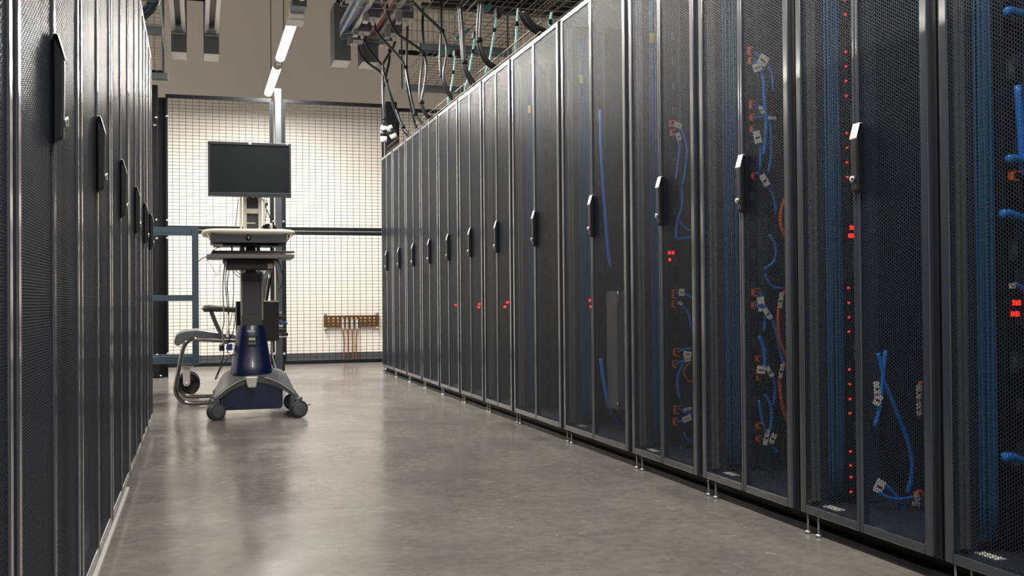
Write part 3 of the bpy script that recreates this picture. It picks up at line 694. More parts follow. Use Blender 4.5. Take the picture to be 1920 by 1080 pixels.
whip([(262, 318), (285, 385), (345, 445), (420, 500), (437, 560), (440, 700), (441, 880)], (441, 880), 'cable from the farthest tap box of the blue striped busway', y=8.97, bend=False, ties=[(437, 590)])
whip([(302, 268), (335, 340), (390, 405), (430, 468), (436, 620), (445, 820), (478, 880)], (478, 880), 'cable from the middle tap box of the blue striped busway', y=8.80, bend=False, ties=[(433, 474), (448, 822)])
whip([(376, 160), (395, 225), (465, 305), (540, 385), (592, 465), (610, 560), (630, 670), (660, 790), (712, 858)], (712, 858), 'cable from the nearest tap box of the blue striped busway', ties=[(592, 465), (660, 790)], y0=8.25)
whip([(480, 330), (480, 420), (462, 500), (458, 560), (490, 660), (530, 770), (575, 880), (625, 938)], (625, 938), 'cable from the farthest tap box of the red striped busway', ties=[(458, 560), (575, 880)], y0=8.85)
whip([(522, 285), (500, 340), (450, 420), (435, 470), (470, 600), (510, 740), (560, 860), (605, 940)], (605, 940), 'cable from the middle tap box of the red striped busway', y0=8.56)
whip([(606, 175), (602, 300), (598, 470), (604, 600), (630, 740), (668, 880)], (672, 885), 'cable from the nearest tap box of the red striped busway', y0=8.05)
whip([(462, 15), (475, 120), (530, 225), (620, 290), (690, 340), (725, 395), (737, 480), (722, 600), (705, 700), (735, 790), (778, 815)], (778, 815), 'long cable swinging right under the red striped busway', ties=[(718, 380), (704, 708)])
whip([(716, 30), (710, 180), (718, 370), (704, 480), (692, 620), (700, 720), (728, 790), (765, 825)], (765, 825), 'straight cable left of the hanging black pair')
whip([(640, 10), (715, 90), (790, 160), (842, 215), (872, 300), (876, 380), (858, 500), (870, 590), (930, 690)], (930, 690), 'cable sloping down from the top tray to a tie', ties=[(843, 215)])
whip([(838, 0), (838, 215), (832, 380), (840, 520), (862, 605), (918, 692)], (918, 692), 'straight cable behind the sloping one', ties=[(846, 525)])
whip([(972, 30), (986, 200), (1003, 430), (1035, 520), (1078, 578)], (1078, 578), 'right cable of the pair dropping by the second grey strut', ties=[(1002, 430)])
whip([(960, 30), (974, 220), (992, 430), (1016, 520), (1058, 592)], (1058, 592), 'left cable of the pair dropping by the second grey strut')
whip([(1122, 10), (1112, 150), (1110, 280), (1130, 360), (1170, 430), (1222, 462)], (1222, 462), 'right cable of the pair hooking onto the wide far rack', ties=[(1104, 278)])
whip([(1106, 10), (1094, 150), (1092, 280), (1112, 370), (1155, 440), (1206, 474)], (1206, 474), 'left cable of the pair hooking onto the wide far rack')
whip([(1378, 70), (1408, 140), (1450, 190), (1512, 232)], (1512, 232), 'left cable of the thick pair curving onto the nearer wide rack', r=.013)
whip([(1412, 75), (1450, 140), (1495, 185), (1555, 212)], (1555, 212), 'right cable of the thick pair curving onto the nearer wide rack', r=.013)
# loose capped connectors
for k, (y_, (ax, ay), (bx, by), lab) in enumerate(((8.97, (441, 874), (441, 980), 'upright black connector with white ends hanging at the right cage post'), (8.80, (476, 872), (515, 955), 'tilted black connector with white ends hanging at the right cage post'))):
    a, b_ = P(*pp([(ax, ay)])[0], y=y_), P(*pp([(bx, by)])[0], y=y_); t = thing('cable_connector', tuple(b_), lab, 'connector', 'loose cable connectors')
    d = b_-a
    MB().cyl(a, a+d*.28, .026, 16, .028).build('white_collar', 'tag', t); MB().cyl(a+d*.28, a+d*.68, .030, 16).build('body', 'black', t); MB().cyl(a+d*.68, b_, .030, 16, .028).build('white_cap', 'tag', t)
# teal fibre drops with their black and teal outlets
for k, (pts, tie, dark) in enumerate((([(940, 345), (932, 430), (922, 520), (905, 620), (887, 712)], (921, 500), (925, 348, 968, 392)), ([(1070, 262), (1058, 350), (1042, 440), (1025, 540), (1003, 628)], (1057, 356), (1056, 222, 1086, 266)),
                          ([(1222, 110), (1208, 210), (1190, 320), (1170, 430), (1148, 515)], (1206, 208), (1212, 58, 1250, 124)), ([(1370, 60), (1362, 170), (1358, 260), (1356, 358)], (1362, 166), None), ([(1602, 85), (1595, 130), (1588, 175)], (1593, 152), None))):
    nm = ['farthest', 'second', 'third', 'fourth', 'nearest'][k]
    t = whip(pts, pts[-1], f'{nm} teal fibre cable dropping onto the right racks', r=.0062, mat='teal', name='fibre_cable', group='teal fibre cables dropping onto the right racks', ties=[tie], bend=True)
    t2 = P(*pp([pts[-1]])[0], x=1.70).y
    if dark:
        x0, y0, x1, y1 = dark; a, b_ = P(*pp([(x0, y0)])[0], y=t2), P(*pp([(x1, y1)])[0], y=t2)
        o = thing('cable_outlet', tuple(b_), f'{nm} black cable outlet with a teal arm at the wire tray', 'cable outlet', 'black outlets of the teal fibre cables')
        MB().box(a.x, b_.x, t2-.03, t2+.03, b_.z, a.z).build('housing', 'black', o, bevel=.003)
        MB().obox(((a.x-.07), t2, a.z-.02), (.12, .03, .02), (1, 0, .75), (0, 1, 0), (-.75, 0, 1)).build('arm', 'teal_dark', o, bevel=.003)
# ------------------------------------------------------------------ wire basket trays
def basket(x0, x1, y0, y1, z0, label, h=.10, axis='y', mat='galv', side='galv', step=.10, cols=6, r=.0026):
    """basket running along `axis` from y0 to y1, x0..x1 wide"""
    def V(a, l, z): return (a, l, z) if axis == 'y' else (l, a, z)
    t = thing('wire_basket_tray', V((x0+x1)/2, (y0+y1)/2, z0), label, 'wire tray', 'wire basket trays')
    bt = MB()
    for k in range(cols+1):
        a = x0+(x1-x0)*k/cols; bt.tube([V(a, y0, z0), V(a, y1, z0)], r, 4)
    n = int((y1-y0)/step)
    for k in range(n+1):
        l = y0+k*step; bt.tube([V(x0, l, z0+h), V(x0, l, z0), V(x1, l, z0), V(x1, l, z0+h)], r, 4)
    bt.build('wire_grid', mat, t, kind='stuff')
    for a in (x0, x1):
        s = MB(); s.tube([V(a, y0, z0+h), V(a, y1, z0+h)], r*1.3, 6); s.tube([V(a, y0, z0+h*.5), V(a, y1, z0+h*.5)], r, 6); s.build('side_rail', side, t)
    return t
basket(1.80, 2.33, 4.4, 9.25, 2.615, 'wire basket tray running above the right racks', h=.12, mat='darkwire', side='galv')
basket(-.75, -.232, 4.6, 9.28, 2.62, 'wire basket tray running above the left racks', h=.12)
basket(6.56, 7.36, .98, 4.2, 2.755, 'wire tray crossing overhead full of black cables', h=.10, axis='x', step=.10, r=.003)
for (x0, x1, y, z, lab) in ((1.79, 2.36, 9.16, 2.60, 'far grey strut under the right wire tray'), (1.60, 2.33, 7.66, 2.60, 'near grey strut under the right wire tray'),
                            (-.76, -.220, 7.66, 2.60, 'near grey strut under the left wire tray'), (-.76, -.225, 9.22, 2.60, 'far grey strut under the left wire tray')):
    t = thing('strut', ((x0+x1)/2, y, z-.05), lab, 'strut', 'grey struts under the wire trays')
    MB().box(x0, x1, y-.02, y+.02, z-.052, z+.0).build('channel', 'strut', t, bevel=.003)
    MB().box(x0, x1, y+.022, y+.026, z-.058, z-.006).build('lip', 'steel', t)
for (px, y, z1, lab) in ((306, 9.22, 2.60, 'teal grey hanger rod at the left tray'),):
    q = P(px, 60, y=y); single(MB().tube([(q.x, y, 2.56), (q.x, y, 4.7)], .008, 8), 'hanger_rod', 'teal_dark', lab, 'rod', 'rods the trays hang on')
q = P(952, 70, y=7.66); single(MB().tube([(q.x, 7.66, 2.56), (q.x, 7.66, 4.7)], .007, 8), 'hanger_rod', 'darkwire', 'dark hanger rod at the near right strut', 'rod', 'rods the trays hang on')
q = P(753, 60, y=9.16); single(MB().tube([(q.x, 9.16, 2.56), (q.x, 9.16, 4.7)], .007, 8), 'hanger_rod', 'teal_dark', 'teal hanger rod at the far right strut', 'rod', 'rods the trays hang on')
# low wire fence tray along the rack tops
t = thing('wire_basket_tray', (1.69, 7.0, 1.99), 'low wire tray along the front edge of the right rack tops', 'wire tray', 'wire basket trays')
g = MB()
for zz in (2.035, 2.085): g.tube([(1.685, 5.0, zz), (1.685, 9.5, zz)], .0028, 4)
for k in range(46): g.tube([(1.685, 5.0+k*.1, 1.995), (1.685, 5.0+k*.1, 2.085)], .0022, 4)
for k in range(46): g.tube([(1.685, 5.0+k*.1, 2.0), (1.95, 5.0+k*.1, 2.0)], .0022, 4)
g.build('wire_grid', 'darkwire', t, kind='stuff')
# upright wire grids beyond
def vgrid(px0, px1, py0, y, label, zt_=4.3, mat='darkwire'):
    a, b_ = P(px0, py0, y=y), P(px1, py0, y=y)
    t = thing('wire_grid', ((a.x+b_.x)/2, y, a.z), label, 'wire grid', 'upright wire grids')
    g = MB(); n = round((b_.x-a.x)/.052)
    for k in range(n+1):
        xx = a.x+(b_.x-a.x)*k/n; g.tube([(xx, y, a.z), (xx, y, zt_)], .0028, 4, caps=False)
    for k in range(int((zt_-a.z)/.10)+1): g.tube([(a.x, y-.004, a.z+k*.10), (b_.x, y-.004, a.z+k*.10)], .0028, 4, caps=False)
    g.build('wires', mat, t, kind='stuff')
    MB().box(a.x-.02, b_.x+.02, y-.01, y+.01, a.z-.03, a.z+.012).build('bottom_strut', 'cage', t)
    return t
vgrid(752, 872, 96, 9.5, 'upright dark wire grid behind the hanging black cables')
vgrid(262, 303, 132, 9.35, 'upright wire grid at the top left behind the left tray', mat='darkwire')
# black cables lying in the crossing tray
for k in range(15):
    yy = 6.60+.175*(k % 5)+.05*(k // 5); zz = 2.785+.046*(k // 5)
    path = [(1.55+.08*(k % 4), yy, zz), (2.1, yy, zz), (2.9, yy, zz), (3.5, yy, zz), (4.15, yy, zz)]
    lay = ['bottom', 'middle', 'top'][k // 5]; ps = ['nearest the camera', 'second from the camera side', 'in the middle', 'second from the cage side', 'nearest the cage'][k % 5]
    single(MB().tube(path, .0225, 8), 'power_cable', 'cable_black', f'thick black cable in the crossing tray, {lay} layer, {ps}', 'cable', 'black cables in the crossing tray')
# cable bundle dropping into the left rack top
for k in range(5):
    y_ = 6.2+.05*k
    pts = [(300-k*3, -20), (297-k*4, 2), (289-k*5, 18), (276-k*5, 30), (262-k*4, 40)]
    path = [P(a, b, y=y_+.9) for a, b in pts]
    single(MB().tube(smooth_path(path, 5), .012, 8), 'power_cable', 'cable_black' if k != 2 else 'blue_strip', f'{["outermost", "second", 0, "fourth", "innermost"][k]} black cable curving down onto the left racks' if k != 2 else 'dark blue cable curving down to the left racks', 'cable', 'cables dropping to the left racks')
# ------------------------------------------------------------------ workstation cart
cart = thing('workstation_cart', (.32, 6.32, 0), 'mobile computer cart with navy base standing in the aisle', 'cart')
CX, YF, YB = .322, 6.10, 6.58
def arch(name='base_frame'):
    g = MB(); nu, nv = 20, 8; top = []; bot = []
    for j in range(nv+1):
        v = -1+2*j/nv
        for i in range(nu+1):
            u = -1+2*i/nu
            half = .235
            x = CX+u*half*(1-.06*(1-v*v)); y = (YF+YB)/2+v*(YB-YF)/2*(1-.12*(1-abs(u)))
            zt_ = .128+.118*(1-abs(u)**(1.9+5*(1-abs(v))))+.034*(1-v*v)*(1-.3*abs(u))
            zb_ = zt_-.034-.006*(1-abs(u))
            if abs(u) > .93: zb_ -= .01
            top.append((x, y, zt_)); bot.append((x, y, zb_))
    w1 = nu+1; n = len(top); ff = []
    for j in range(nv):
        for i in range(nu):
            a = j*w1+i; ff.append([a, a+1, a+w1+1, a+w1]); ff.append([n+a, n+a+w1, n+a+w1+1, n+a+1])
    g.add(top+bot, ff, True)
    rim = []
    for i in range(nu): rim += [[i, n+i, n+i+1, i+1]]; a = nv*w1+i; rim += [[a, a+1, n+a+1, n+a]]
    for j in range(nv): a = j*w1; rim += [[a, a+w1, n+a+w1, n+a]]; a = j*w1+nu; rim += [[a, n+a, n+a+w1, a+w1]]
    g.add(top+bot, rim)
    return g.build(name, 'cart_grey', cart)
arch()
# edge highlight of the arch, put in as a thin silver tube
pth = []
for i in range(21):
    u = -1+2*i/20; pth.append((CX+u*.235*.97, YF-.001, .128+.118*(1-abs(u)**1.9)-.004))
MB().tube([q for q in pth if q[0] < CX-.03], .0028, 6).build('edge_highlight', 'silver', cart); MB().tube([q for q in pth if q[0] > CX+.03], .0028, 6).build('edge_highlight', 'silver', cart)
# navy battery box under the arch
g = MB()
bx0, bx1 = P(417, 740, y=6.14).x, P(530, 740, y=6.14).x
pol = [(bx0+.012, .052), (bx1-.012, .052), (bx1, .064)]
for k in range(17):
    xx = bx1+(bx0-bx1)*k/16; u = (xx-CX)/.235; pol.append((xx, .128+.118*(1-min(1, abs(u))**1.9)-.030))
pol.append((bx0, .064))
g.prism(pol, 'y', 6.135, 6.50); g.build('battery_box', 'navy', cart, bevel=.005, seg=3)
# clasp
q0, q1 = P(460, 707, y=6.085), P(484, 707, y=6.085); zl = P(470, 727, y=6.085).z; zt1 = P(470, 706, y=6.085).z
MB().prism([(q0.x, zt1), (q1.x, zt1), (q1.x-.012, zl), (q0.x+.014, zl)], 'y', 6.078, 6.105).build('clasp', 'silver', cart, bevel=.006, seg=3)
# navy shroud, lofted
def ring(cx, cy, z, a, b_, n=28, p_=3.2):
    out = []
    for k in range(n):
        t_ = 2*math.pi*k/n; c, s_ = math.cos(t_), math.sin(t_)
        out.append((cx+a*math.copysign(abs(c)**(2/p_), c), cy+b_*math.copysign(abs(s_)**(2/p_), s_), z))
    return out
sc = CX-.020
rings = [ring(sc+.0, 6.27, z, a, b_) for z, a, b_ in ((.252, .118, .130), (.262, .119, .131), (.30, .113, .120), (.38, .100, .105), (.46, .088, .095), (.518, .078, .088), (.532, .074, .084))]
MB().loft(rings).build('shroud', 'navy', cart)
sx, sy = P(472, 639, y=6.17).x, 6.172
pl_ = MB().box(sx-.029, sx+.029, sy-.012, sy+.02, P(472, 649, y=6.17).z, P(472, 629, y=6.17).z).build('control_plate', 'black', cart, bevel=.003)
MB().box(sx-.017, sx+.020, sy-.0145, sy-.011, P(472, 638, y=6.17).z, P(472, 633, y=6.17).z).build('plate_label', 'silver', pl_)
MB().box(sx-.022, sx+.024, sy-.0145, sy-.011, P(472, 646, y=6.17).z, P(472, 641, y=6.17).z).build('key_row', 'shelf', pl_)
bz = P(472, 621, y=6.18).z; MB().loft([[(sx-.003+.024*math.cos(a*math.pi/10), yy, bz+.0075*math.sin(a*math.pi/10)) for a in range(20)] for yy in (6.176, 6.19)], caps=True).build('oval_badge', 'silver', cart)
# column
def bx(name, px0, px1, py0, py1, y0, y1, mat, parent=None, bevel=.003, yref=None):
    yr = yref or y0; a, b_ = P(px0, py0, y=yr), P(px1, py1, y=yr)
    return MB().box(a.x, b_.x, y0, y1, b_.z, a.z).build(name, mat, parent if parent is not None else cart, bevel=bevel)
bx('column', 452, 493, 508, 612, 6.22, 6.32, 'cart_dark')
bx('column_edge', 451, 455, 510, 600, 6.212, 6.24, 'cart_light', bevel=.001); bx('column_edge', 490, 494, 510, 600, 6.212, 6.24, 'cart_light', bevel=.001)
bx('column_sleeve', 453, 491, 592, 613, 6.205, 6.33, 'cart_dark')
# mast between worktop and monitor
for a, b_ in ((456, 463), (484, 491)): bx('mast_rail', a, b_, 366, 432, 6.20, 6.25, 'mast', bevel=.002)
bx('mast_rail', 450, 454, 370, 432, 6.22, 6.25, 'cream', bevel=.001); bx('mast_rail', 494, 497, 372, 432, 6.22, 6.25, 'cream', bevel=.001)
bx('mast_plate', 458, 490, 366, 432, 6.235, 6.26, 'cart_dark'); bx('mast_bar', 461, 486, 391, 400, 6.198, 6.24, 'mast', bevel=.001)
bx('mast_clip', 461, 479, 417, 419.5, 6.225, 6.24, 'cream', bevel=0)
bx('mast_column', 461, 480, 455, 512, 6.16, 6.24, 'black')
for a, b_ in ((450, 460), (481, 489)):
    bx('bracket', a, b_, 484, 488.5, 6.12, 6.16, 'silver', bevel=.001); bx('bracket', a+1, b_, 506, 511, 6.15, 6.2, 'silver', bevel=.001)
# worktop with moulded grips
wa, wb = P(377, 436, y=5.98), P(556, 436, y=5.98)
zt_, zb_ = P(470, 428.5, y=5.9).z, P(470, 440, y=5.9).z
rings = []
outline = []
n = 40; cxw, aw = (wa.x+wb.x)/2, (wb.x-wa.x)/2
for zz, ins in ((zb_, .030), (zb_+.006, .012), ((zt_+zb_)/2, .0), (zt_-.005, .006), (zt_, .018)):
    rg = []
    for k in range(n):
        t_ = 2*math.pi*k/n; c, s_ = math.cos(t_), math.sin(t_)
        rg.append((cxw+(aw-ins)*math.copysign(abs(c)**(.45), c), 6.13+(.235-ins)*math.copysign(abs(s_)**(.45), s_), zz))
    rings.append(rg)
MB().loft(rings).build('worktop', 'cream', cart)
for s_, pxs in ((-1, (391, 396, 401)), (1, (532, 538, 544))):
    for px in pxs:
        a = P(px, 440, y=5.93); MB().obox((a.x, 5.99, zb_-.008), (.006, .12, .034), (1, 0, s_*-.5), (0, 1, 0), (s_*.5, 0, 1)).build('grip_rib', 'cream', cart, bevel=.002)
dw = bx('drawer', 395, 538, 438, 456, 5.925, 6.25, 'drawer', bevel=.004)
lk = P(466, 445.5, y=5.92); g = MB(); g.tube([(lk.x, 5.926, lk.z), (lk.x, 5.918, lk.z)], .0145, 20); g.build('lock_ring', 'black', dw)
MB().cyl((lk.x, 5.920, lk.z), (lk.x, 5.914, lk.z), .009, 16).build('lock', 'chrome', dw)
bx('drawer_lip', 395, 538, 437.3, 438.6, 5.921, 5.93, 'gloss_black', bevel=0)
bx('drawer_slide', 401, 534, 457, 461, 6.0, 6.2, 'black'); bx('drawer_tab', 403, 418, 457, 461, 5.96, 5.99, 'cream', bevel=.001); bx('drawer_tab', 522, 536, 457, 461.5, 5.96, 5.99, 'shelf', bevel=.001)
# keyboard shelf
bx('keyboard_shelf', 388, 552, 476.5, 484.5, 5.93, 6.22, 'shelf', bevel=.003)
bx('support_post', 450, 459, 461, 474, 6.15, 6.18, 'mast', bevel=.001); bx('support_post', 481, 488, 461, 474, 6.15, 6.18, 'mast', bevel=.001)
bx('power_supply', 424, 512, 486, 505.5, 6.02, 6.2, 'black', bevel=.004)
bx('inspection_label', 502, 511.5, 494, 503.5, 6.014, 6.021, 'beige_tag', bevel=0)
for px in (423, 517): q = P(px, 490, y=6.02); MB().cyl((q.x, 6.02, q.z), (q.x, 6.10, q.z), .016, 12).build('clamp', 'steel', cart)
# computer box behind the column
pc = bx('computer_box', 443, 523, 565, 639, 6.38, 6.50, 'black', bevel=.003)
bx('box_edge', 504, 523, 563.5, 566, 6.375, 6.40, 'silver', parent=cart, bevel=0)
for k, (px, py, mat, wpx, hpx) in enumerate(((526, 586, 'silver', 5, 4), (528, 596, 'black', 10, 6), (532, 606, 'blue_adapter', 14, 4), (527, 611, 'tag', 8, 3), (530, 620, 'black', 12, 6), (534, 627, 'black', 12, 6), (531, 631.5, 'silver', 16, 1.5))):
    bx('plug', px-wpx/2, px+wpx/2, py-hpx/2, py+hpx/2, 6.40, 6.43, mat, bevel=.001)
def cart_cable(pts, mat='cable_black', r=.0028, y=6.12, name='cable'):
    MB().tube(smooth_path([P(a, b_, y=y) for a, b_ in pts], 4), r, 6).build(name, mat, cart)
cart_cable([(447, 371), (445, 392), (443, 412), (441, 430)], y=6.26)
cart_cable([(491, 371), (497, 386), (503, 400), (509, 415)], y=6.3, r=.003)
cart_cable([(500, 371), (499, 388), (500, 398), (497, 414), (492, 425)], y=6.28, r=.0025)
MB().cyl(P(500, 380, y=6.28), P(500, 386, y=6.28), .007, 10).build('ferrite', 'black', cart)
cart_cable([(424, 506), (422, 530), (425, 560), (428, 590)], y=6.22); cart_cable([(430, 506), (426, 535), (429, 570), (429, 610), (431, 640)], y=6.24, r=.003)
cart_cable([(437, 506), (438, 540), (436, 580), (431, 610)], y=6.25, r=.0025); cart_cable([(436, 506), (443, 516), (450, 520)], y=6.2, r=.0025); cart_cable([(440, 506), (447, 512), (451, 514)], y=6.2, r=.0025)
cart_cable([(502, 506), (498, 513), (493, 518)], y=6.2, r=.0022); cart_cable([(508, 506), (503, 530), (500, 560)], y=6.3, r=.0025)
cart_cable([(424, 480), (421, 500), (418, 540), (420, 600), (417, 620), (419, 648)], 'cart_light', r=.004, y=6.15)
cart_cable([(440, 585), (441, 600), (436, 625), (428, 640), (424, 655)], y=6.26); cart_cable([(420, 655), (418, 672), (412, 690), (405, 706), (404, 712)], y=6.22, r=.0035)
cart_cable([(438, 663), (425, 675), (412, 695), (406, 711)], y=6.25, r=.003); cart_cable([(434, 645), (426, 656), (432, 665), (441, 664)], y=6.22, r=.0028)
cart_cable([(386, 483), (400, 505), (405, 516), (402, 520), (410, 512), (415, 494)], y=6.05, r=.0012)
bx('adapter', 426, 436, 645, 657, 6.22, 6.25, 'blue_adapter'); bx('connector_block', 411, 421, 645, 658, 6.18, 6.22, 'black'); bx('connector_tip', 411, 416, 643, 648, 6.17, 6.19, 'cream')
bx('white_plug', 424, 430, 618, 632, 6.24, 6.26, 'tag')
cart_cable([(528, 506), (531, 520), (528, 535), (522, 545)], y=6.3, r=.003); cart_cable([(521, 488), (526, 500), (527, 514)], y=6.1, r=.005, mat='steel'); cart_cable([(513, 487), (519, 510), (522, 536), (519, 560)], 'cart_light', r=.003, y=6.25)
cart_cable([(510, 640), (511, 665), (516, 688), (520, 702)], 'tag', y=6.4, r=.003)
cart_cable([(370, 492), (380, 484), (392, 480)], y=6.05, r=.003)
cart_cable([(395, 477), (402, 468), (412, 463)], y=6.0, r=.003)
for px in (433, 507): cart_cable([(px, 460), (px+2, 468), (px-2, 476)], 'blue_adapter', y=6.14, r=.005)
# casters
def caster(x, y, ang, name='caster', brake=True):
    hub = MB().cyl((x, y, .085), (x, y, .118), .020, 14, .024).build(name, 'cart_grey', cart)
    d = Vector((math.cos(ang), math.sin(ang), 0)); c = Vector((x, y, .050))+Vector((-d.y, d.x, 0))*0
    a = MB()
    for s_ in (-1, 1):
        a = MB().cyl(c+d*(s_*.008), c+d*(s_*.026), .050, 28); a.build('wheel', 'caster', hub, bevel=.006, seg=3)
        MB().cyl(c+d*(s_*.026), c+d*(s_*.0285), .038, 24).build('wheel_disc', 'caster_face', hub, bevel=.002)
    MB().box(x-.016, x+.016, y-.016, y+.016, .055, .095).build('fork', 'cart_dark', hub, bevel=.004)
    if brake:
        e = Vector((-d.y, d.x, 0)); MB().obox(c+Vector((.052, .01, .018)), (.040, .022, .005), (1, 0, .3), (0, 1, 0), (-.3, 0, 1)).build('brake_pedal', 'caster', hub, bevel=.002)
caster(.100, 6.125, math.radians(-62)); caster(.556, 6.10, math.radians(-72)); caster(.110, 6.56, math.radians(-70), brake=False); caster(.560, 6.56, math.radians(-110), brake=False)
# things on the cart
mon = thing('monitor', (.295, 6.13, 1.268), 'black switched-off monitor on top of the cart', 'monitor')
a, b_ = P(390.5, 265.5, y=6.10), P(545.5, 369, y=6.10)
a.z = 1.578; b_.z = 1.268; ax0, ax1 = .062, .5225
fr = MB(); wz = .0155
fr.box(ax0, ax1, 6.10, 6.135, a.z-.017, a.z); fr.box(ax0, ax1, 6.10, 6.135, b_.z, b_.z+.024)
fr.box(ax0, ax0+.015, 6.10, 6.135, b_.z+.024, a.z-.017); fr.box(ax1-.015, ax1, 6.10, 6.135, b_.z+.024, a.z-.017)
fr.build('bezel', 'bezel', mon, bevel=.0025)
MB().box(ax0+.014, ax1-.014, 6.108, 6.14, b_.z+.022, a.z-.016).build('screen', 'screen', mon)
MB().box(ax0+.01, ax1-.01, 6.136, 6.16, b_.z+.01, a.z-.01).build('rear_shell', 'black', mon, bevel=.008)
bd = P(468.5, 269, y=6.098); MB().box(bd.x-.007, bd.x+.008, 6.0975, 6.10, bd.z-.0065, bd.z+.0065).build('badge', 'tag', mon, bevel=.002)
bd = P(538.5, 271, y=6.098); MB().box(bd.x-.006, bd.x+.006, 6.0975, 6.10, bd.z-.003, bd.z+.003).build('corner_mark', 'silver', mon)
bd = P(397.5, 366, y=6.098); MB().box(bd.x-.010, bd.x+.010, 6.0978, 6.10, bd.z-.002, bd.z+.002).build('model_mark', 'rail_grey', mon)
bd = P(536, 368, y=6.098); MB().cyl((bd.x, 6.098, bd.z), (bd.x, 6.10, bd.z), .003, 8).build('power_button', 'silver', mon)
MB().box(.24, .34, 6.158, 6.24, 1.30, 1.42).build('mount', 'cart_dark', mon)
for px in (456, 463, 474, 481): bd = P(px, 370, y=6.12); MB().cyl((bd.x, 6.12, bd.z), (bd.x, 6.12, bd.z+.008), .005, 8).build('mount_screw', 'silver', mon)
lap = thing('laptop', (.30, 6.05, .935), 'closed dark purple laptop on the keyboard shelf', 'laptop')
a, b_ = P(395, 469.5, y=5.97), P(552, 476, y=5.97)
kz = P(388, 476.5, y=5.93).z; MB().box(a.x, b_.x-.06, 5.95, 6.13, kz+.001, kz+.010).build('base', 'purple', lap, bevel=.003); MB().box(a.x+.006, b_.x, 5.955, 6.13, kz+.0105, kz+.022).build('lid', 'gloss_black', lap, bevel=.004)
ms = thing('computer_mouse', (.40, 6.15, 1.06), 'black shiny domed object on the right of the worktop', 'mouse')
c = P(505, 429, y=6.12); hm = P(505, 419.5, y=6.15).z-zt_; rg = []
for k in range(7):
    th = k/6*math.pi/2; rg.append([(c.x+.050*math.cos(th)*math.cos(q*math.pi/12)+1e-5, 6.12+.032*math.cos(th)*math.sin(q*math.pi/12), zt_+hm*math.sin(th)) for q in range(24)])
MB().loft(rg).build('shell', 'gloss_black', ms); MB().tube([(c.x+.012, 6.087, zt_+.004), (c.x+.012, 6.096, zt_+hm*.7), (c.x+.012, 6.110, zt_+hm*.96)], .004, 8).build('scroll_wheel', 'silver', ms)
# ------------------------------------------------------------------ chair
ch = thing('visitor_chair', (.15, 7.25, 0), 'grey cushioned chair with dark cantilever tubes, left of the cart', 'chair')
def cp4(pts, sc=4.907, ox=310, oy=560): return [(ox+a/sc, oy+b_/sc) for a, b_ in pts]
sled = cp4([(520, 990), (375, 990), (210, 990), (150, 968), (108, 920), (92, 850), (120, 700), (152, 540), (172, 470), (205, 425), (260, 402), (350, 408), (500, 435)])
for y_ in (7.0, 7.50):
    path = [P(a, b_, y=7.0) for a, b_ in sled]
    for q in path: q.y = y_
    lo = min(q.z for q in path); 
    for q in path: q.z = q.z-lo+.0145
    path[0].x = .50; path[-1].x = .42
    MB().tube(smooth_path(path, 6), .0135, 12).build('leg_frame', 'tube', ch)
sb = MB().tube([(.50, 7.0, .0145), (.50, 7.50, .0145)], .0135, 12).build('cross_tube', 'tube', ch)
prof = cp4([(76, 395), (92, 340), (130, 312), (190, 296), (280, 285), (380, 296), (470, 310), (560, 322), (640, 330), (640, 362), (500, 362), (350, 358), (270, 362), (210, 385), (160, 415), (110, 440), (85, 425)])
ppf = [P(a, b_, y=7.02) for a, b_ in prof]
rings = []
for y_, k in ((7.015, .86), (7.03, .97), (7.10, 1.0), (7.25, 1.03), (7.40, 1.0), (7.47, .97), (7.485, .86)):
    cz = sum(q.z for q in ppf)/len(ppf); cx_ = sum(q.x for q in ppf)/len(ppf)
    rings.append([(cx_+(q.x-cx_)*(1-(1-k)*.25), y_, cz+(q.z-cz)*k) for q in ppf])
MB().loft(rings).build('seat', 'vinyl', ch)
un = [P(a, b_, y=7.02) for a, b_ in cp4([(235, 378), (310, 362), (470, 374), (520, 400), (460, 402), (330, 388)])]
MB().prism([(q.x, q.z) for q in un], 'y', 7.05, 7.45).build('seat_base', 'plywood', ch)
for y_ in (7.0, 7.50):
    pad = [P(a, b_, y=7.0) for a, b_ in cp4([(348, 112), (365, 98), (405, 88), (470, 88), (560, 93), (650, 98)])]
    for q in pad: q.y = y_
    g = MB(); sp_ = smooth_path(pad, 4); rr_ = [.012+.010*min(1, i/5) for i in range(len(sp_))]
    g.tube(sp_, rr_, 12); g.build('armrest', 'armpad', ch)
    su = [P(a, b_, y=7.0) for a, b_ in cp4([(425, 118), (455, 200), (500, 300), (535, 405)])]
    for q in su: q.y = y_
    g = MB(); g.tube(su, .0165, 4); g.build('armrest_support', 'cart_dark', ch)
    bk_ = [Vector((su[-1].x, y_, su[-1].z)), Vector((.32, y_, .44)), Vector((.40, y_, .52)), Vector((.47, y_, .90))]
    MB().tube(smooth_path(bk_, 4), .0125, 10).build('back_tube', 'tube', ch)
rings = []
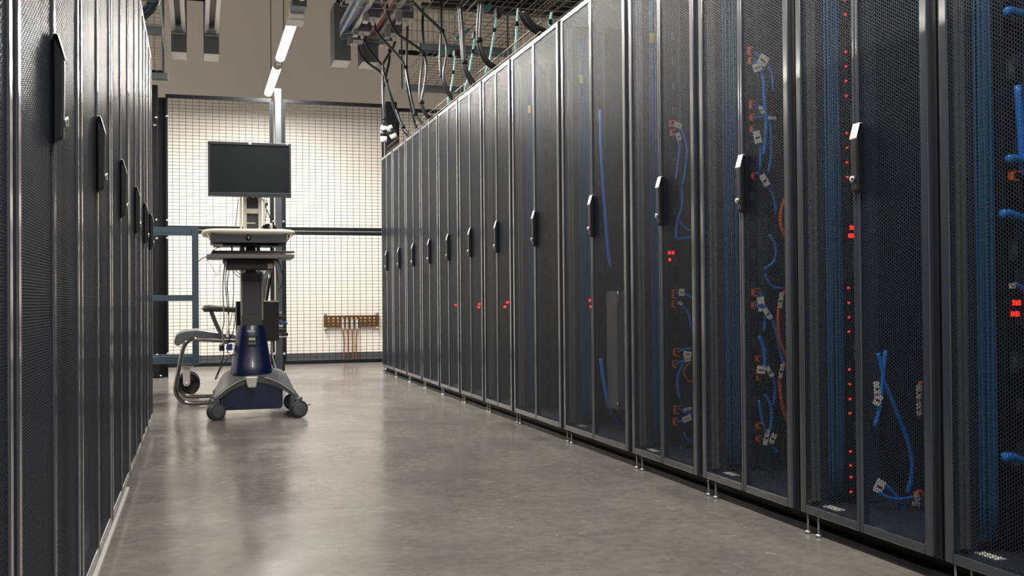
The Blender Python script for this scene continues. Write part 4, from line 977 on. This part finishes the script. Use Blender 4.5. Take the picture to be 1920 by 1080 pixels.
for z, x, k in ((.60, .39, .85), (.62, .385, .97), (.72, .385, 1), (.82, .40, 1), (.88, .415, .95), (.90, .425, .8)):
    rings.append([(x+dx+.03*(1-(s_*s_)), 7.25+s_*.22*k, z) for s_, dx in ((-1, 0), (-.6, 0), (-.2, 0), (.2, 0), (.6, 0), (1, 0), (1, .03), (.6, .035), (.2, .035), (-.2, .035), (-.6, .035), (-1, .03))])
MB().loft(rings).build('backrest', 'vinyl', ch)
# ------------------------------------------------------------------ blue-grey trolley at the left
tr = thing('shelf_trolley', (-.5, 7.9, 0), 'blue-grey steel trolley frame on casters, left beside the chair', 'trolley')
TX1, TY0, TY1 = .012, 7.78, 8.10
TX0 = -1.15; ztt, zmm, zll = 1.205, .720, .285
for x0 in (TX0, TX1-.046):
    for y0 in (TY0, TY1-.04): MB().box(x0, x0+.046, y0, y0+.04, .215, ztt).build('post', 'frame_blue', tr, bevel=.002)
for z in (ztt, zmm, zll):
    h_ = .042 if z > .5 else .055
    for y0 in (TY0+.004, TY1-.036): MB().box(TX0+.046, TX1-.046, y0, y0+.032, z-h_, z).build('rail', 'frame_blue', tr, bevel=.002)
    for x0 in (TX0+.006, TX1-.040): MB().box(x0, x0+.034, TY0+.04, TY1-.04, z-h_, z).build('side_rail', 'frame_blue', tr, bevel=.002)
MB().box(TX0+.03, TX1-.04, TY0+.03, TY1-.03, zll-.02, zll-.012).build('bottom_shelf', 'frame_blue', tr)
for (x, y) in ((-.075, TY0+.06), (-.075, TY1-.05), (TX0+.12, TY0+.06), (TX0+.12, TY1-.05)):
    pt = MB().box(x-.048, x+.048, y-.045, y+.045, .203, .215).build('caster', 'steel', tr)
    g = MB()
    for s_ in (-1, 1): g.prism([(x-.026, .203), (x+.026, .203), (x+.024, .085), (x+.012, .068), (x-.012, .068), (x-.024, .085)], 'y', y+s_*.030-.003, y+s_*.030+.003)
    g.build('fork', 'silver', pt, bevel=.002)
    MB().cyl((x+.012, y-.022, .082), (x+.012, y+.022, .082), .081, 32).build('wheel', 'gloss_black', pt, bevel=.008, seg=3)
    MB().cyl((x+.002, y-.036, .086), (x+.002, y+.036, .086), .008, 10).build('axle', 'chrome', pt)
for o in C.objects:
    if '_org' in o: del o['_org']
